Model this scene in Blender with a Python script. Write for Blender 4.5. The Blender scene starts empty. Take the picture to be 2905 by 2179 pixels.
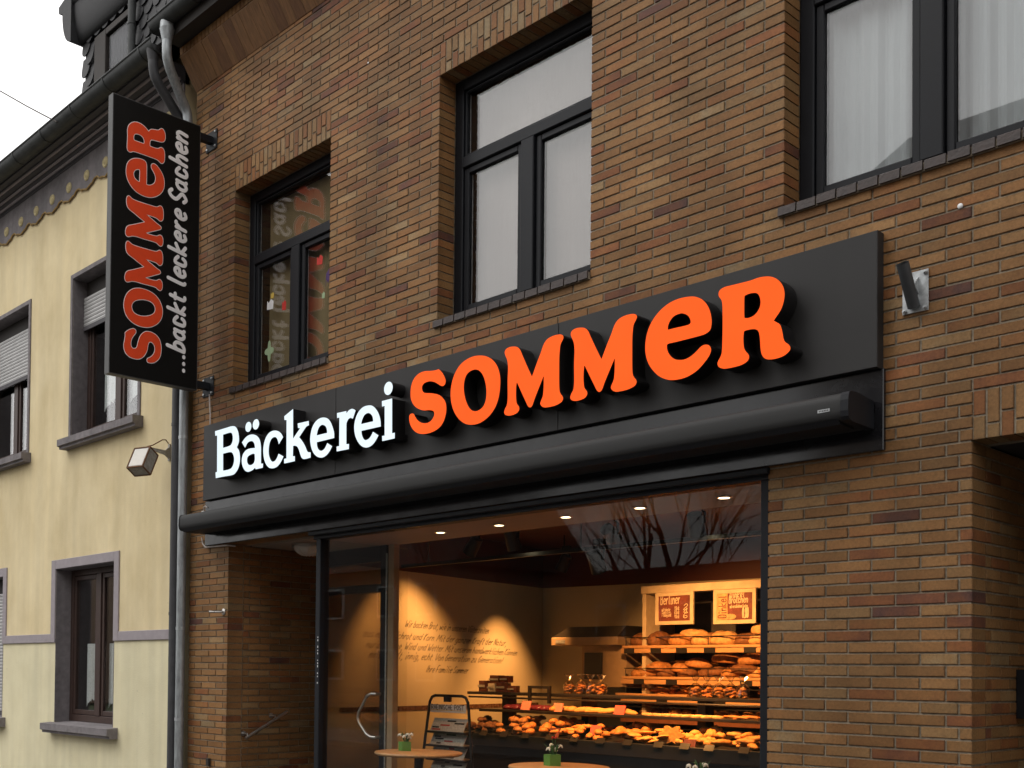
import bpy, math, random
from mathutils import Vector, Matrix
random.seed(11)
R = random.random
S = bpy.context.scene
COL = S.collection

# ---------------------------------------------------------------- camera
cam_d = bpy.data.cameras.new("camera")
cam = bpy.data.objects.new("camera", cam_d)
COL.objects.link(cam)
RR = ((.64775402, -.7618146, .00729674), (.76176134, .64750359, -.0214187), (.01159241, .01943243, .99974397))
CAM_LOC = Vector((2.19979, -5.96048, 1.61100))
cam.matrix_world = Matrix(((RR[0][0], RR[0][2], -RR[0][1], CAM_LOC.x), (RR[1][0], RR[1][2], -RR[1][1], CAM_LOC.y),
                           (RR[2][0], RR[2][2], -RR[2][1], CAM_LOC.z), (0, 0, 0, 1)))
cam_d.sensor_fit = 'HORIZONTAL'
cam_d.sensor_width = 36
cam_d.lens = 39.0717
cam_d.shift_x = .16152
cam_d.shift_y = .25923
cam_d.clip_start = .05
cam_d.clip_end = 2000
S.camera = cam

# ---------------------------------------------------------------- sky, sun, exposure
SUN_AZ, SUN_EL = math.radians(-38), math.radians(52)      # soft light from the street side, a little from the far end
w = bpy.data.worlds.new("World")
S.world = w
w.use_nodes = True
nt = w.node_tree
bg = nt.nodes["Background"]
sky = nt.nodes.new("ShaderNodeTexSky")
sky.sky_type = 'NISHITA'
sky.sun_disc = False
sky.sun_elevation = SUN_EL
sky.sun_rotation = math.radians(180) - SUN_AZ
sky.air_density = 1.0
sky.dust_density = 4.0
sky.ozone_density = 1.0
hs = nt.nodes.new("ShaderNodeHueSaturation")
hs.inputs["Saturation"].default_value = .12              # overcast: the blue is gone
nt.links.new(sky.outputs[0], hs.inputs["Color"])
cl = nt.nodes.new("ShaderNodeMix")                       # an even cloud cover over that sky
cl.data_type = 'RGBA'
cl.inputs["Factor"].default_value = .85
tc = nt.nodes.new("ShaderNodeTexCoord")
cn = nt.nodes.new("ShaderNodeTexNoise")                  # faint cloud tones all over
cn.inputs["Scale"].default_value = 2.2
cn.inputs["Detail"].default_value = 5
cn.inputs["Roughness"].default_value = .55
nt.links.new(tc.outputs["Generated"], cn.inputs["Vector"])
cr_ = nt.nodes.new("ShaderNodeValToRGB")
cr_.color_ramp.elements[0].position = .32
cr_.color_ramp.elements[0].color = (.60, .595, .60, 1)
cr_.color_ramp.elements[1].position = .68
cr_.color_ramp.elements[1].color = (1.0, .985, .96, 1)
nt.links.new(cn.outputs[0], cr_.inputs[0])
cm = nt.nodes.new("ShaderNodeVectorMath")
cm.operation = 'SCALE'
cm.inputs["Scale"].default_value = 10.6
nt.links.new(cr_.outputs[0], cm.inputs[0])
nt.links.new(cm.outputs[0], cl.inputs["B"])
nt.links.new(hs.outputs[0], cl.inputs["A"])
nt.links.new(cl.outputs["Result"], bg.inputs[0])
bg.inputs[1].default_value = .15
sun_d = bpy.data.lights.new("sun", 'SUN')
sun_d.energy = .55
sun_d.angle = math.radians(24)
sun_d.color = (1, .97, .93)
sun = bpy.data.objects.new("sun", sun_d)
COL.objects.link(sun)
sdir = Vector((math.sin(SUN_AZ) * math.cos(SUN_EL), -math.cos(SUN_AZ) * math.cos(SUN_EL), math.sin(SUN_EL)))
sun.rotation_euler = sdir.to_track_quat('Z', 'Y').to_euler()
S.view_settings.view_transform = 'Standard'
S.view_settings.look = 'None'
S.view_settings.exposure = .42
S.view_settings.gamma = 1
S.view_settings.use_curve_mapping = False
S.cycles.use_denoising = True
S.cycles.max_bounces = 8
S.cycles.transparent_max_bounces = 16
S.cycles.caustics_reflective = False
S.cycles.caustics_refractive = False
S.cycles.sample_clamp_indirect = 4


# ---------------------------------------------------------------- materials
def nodes(name):
    m = bpy.data.materials.new(name)
    m.use_nodes = True
    t = m.node_tree
    return m, t, t.nodes, t.links, t.nodes["Principled BSDF"]


def mat(name, c, rough=.6, metal=0, var=.12, scale=9, bump=0, bscale=60, spec=.4, stretch=None, c2=None, emis=None, estr=0, coat=0, streak=None):
    m, t, N, L, P = nodes(name)
    geo = N.new("ShaderNodeNewGeometry")
    src = geo.outputs["Position"]
    if stretch:
        mp = N.new("ShaderNodeMapping")
        mp.inputs["Scale"].default_value = stretch
        L.new(src, mp.inputs["Vector"])
        src = mp.outputs[0]
    nz = N.new("ShaderNodeTexNoise")
    nz.inputs["Scale"].default_value = scale
    nz.inputs["Detail"].default_value = 6
    nz.inputs["Roughness"].default_value = .62
    L.new(src, nz.inputs["Vector"])
    rp = N.new("ShaderNodeValToRGB")
    a, b = (rp.color_ramp.elements[0], rp.color_ramp.elements[1])
    a.position, b.position = .3, .7
    d = c2 or tuple(x * (1 + var) for x in c)
    a.color = (*[x * (1 - var) for x in c], 1)
    b.color = (*d, 1)
    L.new(nz.outputs[0], rp.inputs[0])
    L.new(rp.outputs[0], P.inputs["Base Color"])
    if streak:                                            # run-off streaks, blotches and specks
        out = rp.outputs[0]
        for sc_, st_, lo, p0, p1 in ((1.0, (5, 5, .35), 1 - streak, .38, .62), (.8, (1, 1, 1), 1 - streak * .8, .35, .6), (26, (1, 1, 1), .55, .22, .30)):
            mp = N.new("ShaderNodeMapping")
            mp.inputs["Scale"].default_value = st_
            L.new(geo.outputs["Position"], mp.inputs["Vector"])
            q = N.new("ShaderNodeTexNoise")
            q.inputs["Scale"].default_value = sc_
            q.inputs["Detail"].default_value = 5
            L.new(mp.outputs[0], q.inputs["Vector"])
            r2 = N.new("ShaderNodeMapRange")
            r2.inputs["From Min"].default_value = p0
            r2.inputs["From Max"].default_value = p1
            r2.inputs["To Min"].default_value = lo
            r2.inputs["To Max"].default_value = 1.0
            L.new(q.outputs[0], r2.inputs["Value"])
            v = N.new("ShaderNodeVectorMath")
            v.operation = 'SCALE'
            L.new(out, v.inputs[0])
            L.new(r2.outputs[0], v.inputs["Scale"])
            out = v.outputs[0]
        L.new(out, P.inputs["Base Color"])
    P.inputs["Metallic"].default_value = metal
    P.inputs["Specular IOR Level"].default_value = spec
    mr = N.new("ShaderNodeMapRange")
    mr.inputs["To Min"].default_value = max(.02, rough - .07)
    mr.inputs["To Max"].default_value = min(1, rough + .1)
    L.new(nz.outputs[0], mr.inputs["Value"])
    L.new(mr.outputs[0], P.inputs["Roughness"])
    if coat:
        P.inputs["Coat Weight"].default_value = coat
        P.inputs["Coat Roughness"].default_value = .05
    if bump:
        nb = N.new("ShaderNodeTexNoise")
        nb.inputs["Scale"].default_value = bscale
        nb.inputs["Detail"].default_value = 5
        L.new(src, nb.inputs["Vector"])
        bp = N.new("ShaderNodeBump")
        bp.inputs["Strength"].default_value = bump
        bp.inputs["Distance"].default_value = .01
        L.new(nb.outputs[0], bp.inputs["Height"])
        L.new(bp.outputs[0], P.inputs["Normal"])
    if emis:
        P.inputs["Emission Color"].default_value = (*emis, 1)
        P.inputs["Emission Strength"].default_value = estr
    return m


def glow(name, c, s):
    m, t, N, L, P = nodes(name)
    P.inputs["Base Color"].default_value = (*[x * .3 for x in c], 1)
    P.inputs["Emission Color"].default_value = (*c, 1)
    P.inputs["Roughness"].default_value = .6
    P.inputs["Specular IOR Level"].default_value = .12
    nz = N.new("ShaderNodeTexNoise")
    nz.inputs["Scale"].default_value = 3
    g = N.new("ShaderNodeNewGeometry")
    L.new(g.outputs["Position"], nz.inputs["Vector"])
    mr = N.new("ShaderNodeMapRange")
    mr.inputs["To Min"].default_value = s * .86
    mr.inputs["To Max"].default_value = s * 1.14
    L.new(nz.outputs[0], mr.inputs["Value"])
    L.new(mr.outputs[0], P.inputs["Emission Strength"])
    return m


def glass(name, f0=.045, power=4.0, tint=(1, 1, 1), rough=.0):
    m, t, N, L, P = nodes(name)
    N.remove(P)
    lw = N.new("ShaderNodeLayerWeight")
    lw.inputs["Blend"].default_value = .5
    pw = N.new("ShaderNodeMath")
    pw.operation = 'POWER'
    pw.inputs[1].default_value = power
    L.new(lw.outputs["Facing"], pw.inputs[0])
    ma = N.new("ShaderNodeMath")
    ma.operation = 'MULTIPLY_ADD'
    ma.inputs[1].default_value = 1 - f0
    ma.inputs[2].default_value = f0
    L.new(pw.outputs[0], ma.inputs[0])
    tr = N.new("ShaderNodeBsdfTransparent")
    tr.inputs[0].default_value = (*tint, 1)
    gl = N.new("ShaderNodeBsdfGlossy")
    gl.inputs["Roughness"].default_value = rough
    mx = N.new("ShaderNodeMixShader")
    L.new(ma.outputs[0], mx.inputs[0])
    L.new(tr.outputs[0], mx.inputs[1])
    L.new(gl.outputs[0], mx.inputs[2])
    L.new(mx.outputs[0], N["Material Output"].inputs[0])
    return m


def brick_mat(name, per_object, ramp, rough=.62):
    m, t, N, L, P = nodes(name)
    if per_object:
        oi = N.new("ShaderNodeObjectInfo")
        col = oi.outputs["Color"]
    else:
        at = N.new("ShaderNodeAttribute")
        at.attribute_name = "tone"
        col = at.outputs["Color"]
    sp = N.new("ShaderNodeSeparateColor")
    L.new(col, sp.inputs[0])
    geo = N.new("ShaderNodeNewGeometry")
    off = N.new("ShaderNodeVectorMath")
    off.operation = 'ADD'
    cx = N.new("ShaderNodeCombineXYZ")
    sc = N.new("ShaderNodeMath")
    sc.operation = 'MULTIPLY'
    sc.inputs[1].default_value = 57
    L.new(sp.outputs[1], sc.inputs[0])
    L.new(sc.outputs[0], cx.inputs[1])
    L.new(geo.outputs["Position"], off.inputs[0])
    L.new(cx.outputs[0], off.inputs[1])
    n1 = N.new("ShaderNodeTexNoise")
    n1.inputs["Scale"].default_value = 7
    n1.inputs["Detail"].default_value = 5
    L.new(off.outputs[0], n1.inputs["Vector"])
    n2 = N.new("ShaderNodeTexNoise")
    n2.inputs["Scale"].default_value = 70
    n2.inputs["Detail"].default_value = 6
    n2.inputs["Roughness"].default_value = .7
    L.new(off.outputs[0], n2.inputs["Vector"])
    # tone + slow drift within the brick
    dr = N.new("ShaderNodeMath")
    dr.operation = 'MULTIPLY_ADD'
    dr.inputs[1].default_value = .5
    dr.inputs[2].default_value = -.25
    L.new(n1.outputs[0], dr.inputs[0])
    ad = N.new("ShaderNodeMath")
    ad.operation = 'ADD'
    ad.use_clamp = True
    L.new(sp.outputs[0], ad.inputs[0])
    L.new(dr.outputs[0], ad.inputs[1])
    rp = N.new("ShaderNodeValToRGB")
    cr = rp.color_ramp
    while len(cr.elements) > 1:
        cr.elements.remove(cr.elements[-1])
    cr.elements[0].position = ramp[0][0]
    cr.elements[0].color = (*ramp[0][1], 1)
    for p, c in ramp[1:]:
        e = cr.elements.new(p)
        e.color = (*c, 1)
    L.new(ad.outputs[0], rp.inputs[0])
    # brightness per brick * fine grain
    mr = N.new("ShaderNodeMapRange")
    mr.inputs["From Min"].default_value = .25
    mr.inputs["From Max"].default_value = .75
    mr.inputs["To Min"].default_value = .68
    mr.inputs["To Max"].default_value = 1.22
    L.new(n2.outputs[0], mr.inputs["Value"])
    b2 = N.new("ShaderNodeMapRange")
    b2.inputs["To Min"].default_value = .82
    b2.inputs["To Max"].default_value = 1.2
    L.new(sp.outputs[2], b2.inputs["Value"])
    mu = N.new("ShaderNodeMath")
    mu.operation = 'MULTIPLY'
    L.new(mr.outputs[0], mu.inputs[0])
    L.new(b2.outputs[0], mu.inputs[1])
    # grime patches over the whole wall
    n3 = N.new("ShaderNodeTexNoise")
    n3.inputs["Scale"].default_value = .9
    n3.inputs["Detail"].default_value = 4
    mp3 = N.new("ShaderNodeMapping")
    mp3.inputs["Scale"].default_value = (1.9, 1.9, .55)
    L.new(geo.outputs["Position"], mp3.inputs["Vector"])
    L.new(mp3.outputs[0], n3.inputs["Vector"])
    m3 = N.new("ShaderNodeMapRange")
    m3.inputs["From Min"].default_value = .3
    m3.inputs["From Max"].default_value = .7
    m3.inputs["To Min"].default_value = .6
    m3.inputs["To Max"].default_value = 1.12
    L.new(n3.outputs[0], m3.inputs["Value"])
    mu2 = N.new("ShaderNodeMath")
    mu2.operation = 'MULTIPLY'
    L.new(mu.outputs[0], mu2.inputs[0])
    L.new(m3.outputs[0], mu2.inputs[1])
    # burnt, darker arrises: distance to the edge of the brick's face
    uv = N.new("ShaderNodeUVMap")
    uv.uv_map = "face"
    su = N.new("ShaderNodeSeparateXYZ")
    L.new(uv.outputs[0], su.inputs[0])
    mn = N.new("ShaderNodeMath")
    mn.operation = 'MINIMUM'
    L.new(su.outputs[0], mn.inputs[0])
    L.new(su.outputs[1], mn.inputs[1])
    wb = N.new("ShaderNodeMath")
    wb.operation = 'MULTIPLY_ADD'
    wb.inputs[1].default_value = .022
    L.new(n2.outputs[0], wb.inputs[0])
    L.new(mn.outputs[0], wb.inputs[2])
    eg = N.new("ShaderNodeMapRange")
    eg.interpolation_type = 'SMOOTHSTEP'
    eg.inputs["From Min"].default_value = .008
    eg.inputs["From Max"].default_value = .022
    eg.inputs["To Min"].default_value = .74
    eg.inputs["To Max"].default_value = 1.06
    L.new(wb.outputs[0], eg.inputs["Value"])
    mu3 = N.new("ShaderNodeMath")
    mu3.operation = 'MULTIPLY'
    L.new(mu2.outputs[0], mu3.inputs[0])
    L.new(eg.outputs[0], mu3.inputs[1])
    vm = N.new("ShaderNodeVectorMath")
    vm.operation = 'SCALE'
    L.new(rp.outputs[0], vm.inputs[0])
    L.new(mu3.outputs[0], vm.inputs["Scale"])
    L.new(vm.outputs[0], P.inputs["Base Color"])
    P.inputs["Roughness"].default_value = rough
    P.inputs["Specular IOR Level"].default_value = .2
    bp = N.new("ShaderNodeBump")
    bp.inputs["Strength"].default_value = .35
    bp.inputs["Distance"].default_value = .004
    L.new(n2.outputs[0], bp.inputs["Height"])
    L.new(bp.outputs[0], P.inputs["Normal"])
    return m


RAMP = [(0, (.285, .205, .112)), (.14, (.275, .162, .070)), (.36, (.255, .132, .051)), (.56, (.246, .117, .042)),
        (.74, (.235, .092, .034)), (.88, (.165, .064, .032)), (1, (.096, .047, .037))]
BRICK_O = brick_mat("brick_single", True, RAMP)
BRICK_M = brick_mat("brick_mass", False, RAMP)
MORTAR = mat("mortar", (.225, .185, .135), .95, var=.35, scale=30, bump=.4, bscale=300)
SILLM = mat("sill_brick", (.045, .032, .029), .55, var=.35, scale=20, bump=.3)
FRAME = mat("anthracite_frame", (.010, .011, .014), .5, var=.15, spec=.22)
PANEL = mat("anthracite_panel", (.026, .025, .025), .5, var=.1, scale=2, spec=.3, streak=.1)
BACKING = mat("gloss_backing", (.012, .012, .014), .12, var=.05, spec=.45)
BLACKP = mat("black_side", (.008, .007, .007), .45, var=.1)
CASSETTE = mat("cassette_metal", (.022, .022, .022), .6, metal=.0, var=.12, stretch=(.3, 20, 20), spec=.3)
WHITE_LIT = glow("white_lit_acrylic", (.80, .93, 1.0), .68)
ORANGE_LIT = glow("orange_lit_acrylic", (1.0, .105, .010), .75)
ORANGE_P = mat("orange_film", (.80, .065, .010), .5, var=.05)
WHITE_P = mat("white_film", (.86, .84, .84), .4, var=.05)
SIGNBLK = mat("sign_black", (.007, .0065, .006), .5, var=.1, spec=.12)
SIGNEDGE = mat("sign_edge", (.06, .06, .06), .5, var=.1)
ZINC = mat("zinc", (.33, .35, .36), .5, metal=.6, var=.3, scale=6, stretch=(6, 6, 1.5))
ZINC_D = mat("zinc_dark", (.045, .048, .048), .6, metal=.2, var=.4, scale=7)
PIPE_GREY = mat("painted_pipe", (.05, .05, .054), .55, var=.2)
GALV = mat("galvanised", (.42, .44, .45), .42, metal=.55, var=.3, scale=25)
DARKTUBE = mat("dark_tube", (.07, .075, .08), .5, metal=.3, var=.2)
STEEL = mat("brushed_steel", (.5, .48, .46), .28, metal=.9, var=.15)
CREAM = mat("cream_render", (.78, .63, .355), .9, var=.14, scale=1.6, bump=.25, bscale=90, c2=(.83, .70, .44), stretch=(1.2, 1, .8), streak=.09)
CREAM_L = mat("pale_render", (.80, .72, .47), .9, var=.07, scale=3, bump=.3, bscale=140, c2=(.82, .75, .51), streak=.1)
LILAC = mat("lilac_trim", (.32, .285, .30), .8, var=.1, scale=10, bump=.1)
GREYTRIM = mat("grey_stone_trim", (.215, .195, .20), .85, var=.2, scale=14, bump=.25, streak=.2)
DARKTRIM = mat("dark_moulding", (.085, .08, .086), .75, var=.16, scale=12)
GOLD = mat("gold_trim", (.30, .19, .06), .6, var=.2)
MEDAL = mat("cream_medallion", (.55, .46, .25), .7, var=.15, scale=60)
SLATE = mat("slate", (.013, .013, .015), .6, var=.4, scale=14, bump=.3)
SHUTTER = mat("shutter_grey", (.44, .435, .43), .5, var=.1)
BROWNF = mat("brown_frame", (.055, .032, .026), .45, var=.3, scale=12, stretch=(8, 8, 1))
DARKBOX = mat("dark_wood", (.03, .025, .022), .7, var=.3)
LACE = mat("lace", (.62, .68, .66), .9, var=.2, scale=60)
CURTAIN = mat("white_blind", (.21, .18, .165), .9, var=.16, scale=1.2, stretch=(1, 1, 1))
CURTAIN2 = mat("net_curtain", (.34, .38, .39), .9, var=.06, scale=2.5, stretch=(7, 1, .25))
TANBLIND = mat("tan_blind", (.24, .185, .09), .9, var=.1, scale=3)
GLASS = glass("window_glass", .075, 3.4)
SHOPGLASS = glass("shop_glass", .010, 3.8, tint=(.97, .975, .96))
DOORGLASS = glass("door_glass", .02, 3.2, tint=(.62, .60, .57))
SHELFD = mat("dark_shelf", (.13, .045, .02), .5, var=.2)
DARKROOM = mat("dark_room", (.03, .028, .026), .9)
COVE = mat("cove_board", (.21, .105, .042), .55, var=.35, scale=5, stretch=(14, 2, 1.2), spec=.4)
COVE2 = mat("cove_board_dark", (.155, .072, .030), .55, var=.35, scale=5, stretch=(14, 2, 1.2), spec=.4)
SOFFIT = mat("white_soffit", (.26, .21, .165), .8, var=.06)
CREAMW = mat("cream_wall", (.44, .38, .27), .85, var=.04, scale=2)
REDCEIL = mat("red_ceiling", (.06, .008, .006), .5, var=.15, scale=2)
FLOORM = mat("shop_floor", (.17, .14, .12), .3, var=.2, scale=3)
INK = mat("ink", (.03, .022, .018), .7)
WOODT = mat("beech_top", (.48, .27, .12), .4, var=.18, scale=4, stretch=(2, 14, 2))
SHELFW = mat("shelf_wood", (.46, .25, .11), .45, var=.15, scale=5, stretch=(1, 10, 10))
COUNTER = mat("counter_black", (.012, .013, .016), .3, var=.2)
TRAYM = mat("black_tray", (.015, .013, .012), .35)
CRUST = mat("crust", (.36, .155, .045), .6, var=.5, scale=28, bump=.5, bscale=60)
CRUST_D = mat("dark_crust", (.17, .068, .024), .65, var=.5, scale=24, bump=.6, bscale=50)
CRUST_L = mat("floury_crust", (.52, .29, .115), .7, var=.45, scale=22, bump=.6, bscale=50)
PASTRY = mat("pastry", (.46, .17, .038), .5, var=.4, scale=30, bump=.4)
DOUGH = mat("pale_pastry", (.52, .24, .062), .6, var=.3, scale=35, bump=.4)
BERRY = mat("berry", (.12, .015, .03), .4, var=.5, scale=40)
PINK = mat("pink_card", (.62, .22, .16), .6)
CELLO = glass("cellophane", .12, 2.0, tint=(.93, .9, .84), rough=.12)
GREENPOT = mat("green_pot", (.10, .27, .045), .45, var=.12)
LEAF = mat("snowdrop_leaf", (.035, .11, .03), .5, var=.3)
PETAL = mat("petal", (.75, .78, .74), .6)
PAPER = mat("newsprint", (.55, .52, .46), .9, var=.25, scale=70)
REDPRINT = mat("red_print", (.5, .08, .06), .8)
POSTERBR = mat("poster_brown", (.13, .03, .02), .6, var=.4, scale=12)
POSTERTAN = mat("poster_tan", (.42, .27, .12), .6, var=.5, scale=18)
POSTERFR = mat("poster_frame", (.5, .40, .27), .55)
CHOC = mat("chocolate_box", (.10, .035, .025), .4, var=.4, scale=30)
TILE = mat("brown_tile", (.10, .05, .03), .25, var=.5, scale=30)
ASPHALT = mat("asphalt", (.05, .05, .052), .9, var=.2, scale=20, bump=.3)
PAVING = mat("paving", (.13, .125, .12), .9, var=.15, scale=6, bump=.2)
KERB = mat("kerb_stone", (.3, .29, .28), .9, var=.15)
GRASS = mat("ground", (.06, .075, .035), .95, var=.3, scale=.6)
BARK = mat("bark", (.06, .05, .042), .9, var=.3, scale=20)
HOUSEW = mat("far_house_wall", (.22, .16, .12), .9)
HOUSER = mat("far_house_roof", (.07, .055, .05), .8)
SPOTGLOW = glow("halogen", (1.0, .82, .5), 9)
CAPW = mat("white_cap", (.72, .72, .72), .5)
RUSTY = mat("lamp_box", (.40, .37, .32), .6, var=.35, scale=30, c2=(.42, .40, .37))
RUST = mat("rust", (.16, .075, .035), .8, var=.4, scale=40)
DOMEG = mat("dome_glass", (.50, .47, .42), .3, var=.1)
CABLEW = mat("pale_cable", (.45, .40, .37), .6)
EARTHEN = mat("beige_front", (.36, .25, .15), .6, var=.1)


# ---------------------------------------------------------------- mesh helpers
class MB:
    def __init__(s):
        s.v, s.f, s.mi = [], [], []
        s.cur = 0

    def add(s, vs, fs):
        o = len(s.v)
        s.v += [tuple(p) for p in vs]
        s.f += [tuple(i + o for i in f) for f in fs]
        s.mi += [s.cur] * len(fs)
        return s

    def box(s, x0, x1, y0, y1, z0, z1):
        return s.add([(x0, y0, z0), (x1, y0, z0), (x1, y1, z0), (x0, y1, z0), (x0, y0, z1), (x1, y0, z1), (x1, y1, z1), (x0, y1, z1)],
                     [(0, 3, 2, 1), (4, 5, 6, 7), (0, 1, 5, 4), (1, 2, 6, 5), (2, 3, 7, 6), (3, 0, 4, 7)])

    def bbox(s, x0, x1, y0, y1, z0, z1, c=.004):
        """box with chamfered front (towards -y) edges"""
        a = [(x0 + c, y0, z0 + c), (x1 - c, y0, z0 + c), (x1 - c, y0, z1 - c), (x0 + c, y0, z1 - c)]
        b = [(x0, y0 + c, z0), (x1, y0 + c, z0), (x1, y0 + c, z1), (x0, y0 + c, z1)]
        d = [(x0, y1, z0), (x1, y1, z0), (x1, y1, z1), (x0, y1, z1)]
        fs = [(0, 1, 2, 3)]
        for i in range(4):
            j = (i + 1) % 4
            fs += [(i, i + 4, j + 4, j), (i + 4, i + 8, j + 8, j + 4)]
        fs.append((11, 10, 9, 8))
        return s.add(a + b + d, fs)

    def prism(s, poly, f, a0, a1):
        """poly: 2d points; f(p, q, a) -> xyz"""
        n = len(poly)
        vs = [f(p, q, a0) for p, q in poly] + [f(p, q, a1) for p, q in poly]
        fs = [tuple(range(n))[::-1], tuple(range(n, 2 * n))]
        for i in range(n):
            j = (i + 1) % n
            fs.append((i, j, j + n, i + n))
        return s.add(vs, fs)

    def xprism(s, poly, x0, x1):      # poly in (y, z)
        return s.prism(poly, lambda p, q, a: (a, p, q), x0, x1)

    def yprism(s, poly, y0, y1):      # poly in (x, z)
        return s.prism(poly, lambda p, q, a: (p, a, q), y0, y1)

    def zprism(s, poly, z0, z1):
        return s.prism(poly, lambda p, q, a: (p, q, a), z0, z1)

    def tube(s, pts, r, n=10, caps=True):
        pts = [Vector(p) for p in pts]
        rs = r if isinstance(r, (list, tuple)) else [r] * len(pts)
        up = None
        vs, fs = [], []
        for i, p in enumerate(pts):
            d = (pts[min(i + 1, len(pts) - 1)] - pts[max(i - 1, 0)])
            if d.length < 1e-9:
                d = Vector((0, 0, 1))
            d.normalize()
            if up is None:
                up = Vector((0, 0, 1)) if abs(d.z) < .9 else Vector((1, 0, 0))
            a = d.cross(up)
            if a.length < 1e-6:
                a = d.orthogonal()
            a.normalize()
            b = a.cross(d).normalized()
            up = b
            for k in range(n):
                t = 2 * math.pi * k / n
                vs.append(p + a * (rs[i] * math.cos(t)) + b * (rs[i] * math.sin(t)))
        for i in range(len(pts) - 1):
            for k in range(n):
                k2 = (k + 1) % n
                fs.append((i * n + k, i * n + k2, (i + 1) * n + k2, (i + 1) * n + k))
        if caps:
            fs.append(tuple(range(n))[::-1])
            fs.append(tuple(range((len(pts) - 1) * n, len(pts) * n)))
        return s.add(vs, fs)

    def lathe(s, prof, c, n=24, axis='z'):
        vs, fs = [], []
        for r, h in prof:
            for k in range(n):
                t = 2 * math.pi * k / n
                if axis == 'z':
                    vs.append((c[0] + r * math.cos(t), c[1] + r * math.sin(t), c[2] + h))
                else:
                    vs.append((c[0] + r * math.cos(t), c[1] + h, c[2] + r * math.sin(t)))
        for i in range(len(prof) - 1):
            for k in range(n):
                k2 = (k + 1) % n
                fs.append((i * n + k, i * n + k2, (i + 1) * n + k2, (i + 1) * n + k))
        fs.append(tuple(range(n))[::-1])
        fs.append(tuple(range((len(prof) - 1) * n, len(prof) * n)))
        return s.add(vs, fs)

    def mesh(s, name, mats, smooth=False):
        me = bpy.data.meshes.new(name)
        me.from_pydata(s.v, [], s.f)
        for m in (mats if isinstance(mats, (list, tuple)) else [mats]):
            me.materials.append(m)
        if isinstance(mats, (list, tuple)) and len(mats) > 1:
            me.polygons.foreach_set("material_index", s.mi)
        if smooth:
            me.polygons.foreach_set("use_smooth", [True] * len(me.polygons))
            me.set_sharp_from_angle(angle=math.radians(38))
        me.update()
        return me


def smooth_path(pts, n=5):
    P = [Vector(p) for p in pts]
    out = []
    for i in range(len(P) - 1):
        p0, p1 = P[i], P[i + 1]
        t0 = (P[i + 1] - P[max(i - 1, 0)]) / 2
        t1 = (P[min(i + 2, len(P) - 1)] - p0) / 2
        for j in range(n):
            s = j / n
            out.append(p0 * (2 * s ** 3 - 3 * s ** 2 + 1) + t0 * (s ** 3 - 2 * s ** 2 + s) + p1 * (-2 * s ** 3 + 3 * s ** 2) + t1 * (s ** 3 - s ** 2))
    return out + [P[-1]]


def link(name, me, parent=None, loc=None):
    o = bpy.data.objects.new(name, me)
    COL.objects.link(o)
    if parent is not None:
        o.parent = parent
        if parent.type == 'EMPTY':
            o.matrix_parent_inverse = Matrix.Translation(-parent.location)
    if loc is not None:
        o.location = loc
    return o


def obj(name, mb, mats, parent=None, smooth=False):
    return link(name, mb.mesh(name, mats, smooth), parent)


def tag(o, label=None, cat=None, group=None, kind=None):
    if label:
        o["label"] = label
    if cat:
        o["category"] = cat
    if group:
        o["group"] = group
    if kind:
        o["kind"] = kind
    return o


def thing(name, label, cat, loc=(0, 0, 0), group=None):
    o = bpy.data.objects.new(name, None)
    COL.objects.link(o)
    o.location = loc
    o.empty_display_size = .2
    return tag(o, label, cat, group)


def cells(x0, x1, z0, z1, holes):
    """rectangles covering [x0,x1]x[z0,z1] minus holes (hx0,hx1,hz0,hz1); merged along x"""
    xs = sorted({x0, x1, *[min(max(h[i], x0), x1) for h in holes for i in (0, 1)]})
    zs = sorted({z0, z1, *[min(max(h[i], z0), z1) for h in holes for i in (2, 3)]})
    out = []
    for c, d in zip(zs, zs[1:]):
        run = None
        for a, b in zip(xs, xs[1:]):
            mx, mz = (a + b) / 2, (c + d) / 2
            if any(h[0] < mx < h[1] and h[2] < mz < h[3] for h in holes):
                if run:
                    out.append((run[0], run[1], c, d))
                run = None
            else:
                run = (run[0], b) if run else (a, b)
        if run:
            out.append((run[0], run[1], c, d))
    return out


def project(p):
    q = cam.matrix_world.inverted() @ Vector(p)
    f = 3152.86
    return (983.29 + f * q.x / -q.z, 1842.56 - f * q.y / -q.z, -q.z)


# ---------------------------------------------------------------- shaped letters
def sample(c, n=4):
    """'x,z x,z* ...' in millimetres -> points in metres; * marks a corner"""
    P = []
    for tkn in c.split():
        k = tkn.endswith('*')
        a, b = tkn.rstrip('*').split(',')
        P.append((Vector((float(a) / 1000, float(b) / 1000)), k))
    out = []
    m = len(P)
    for i in range(m):
        (p0, k0), (p1, k1) = P[i], P[(i + 1) % m]
        out.append(p0)
        if k0 and k1:
            continue
        t0 = (p1 - p0) if k0 else (p1 - P[i - 1][0]) / 2
        t1 = (p1 - p0) if k1 else (P[(i + 2) % m][0] - p0) / 2
        for j in range(1, n):
            s = j / n
            out.append(p0 * (2 * s ** 3 - 3 * s ** 2 + 1) + t0 * (s ** 3 - 2 * s ** 2 + s) + p1 * (-2 * s ** 3 + 3 * s ** 2) + t1 * (s ** 3 - s ** 2))
    return out


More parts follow.
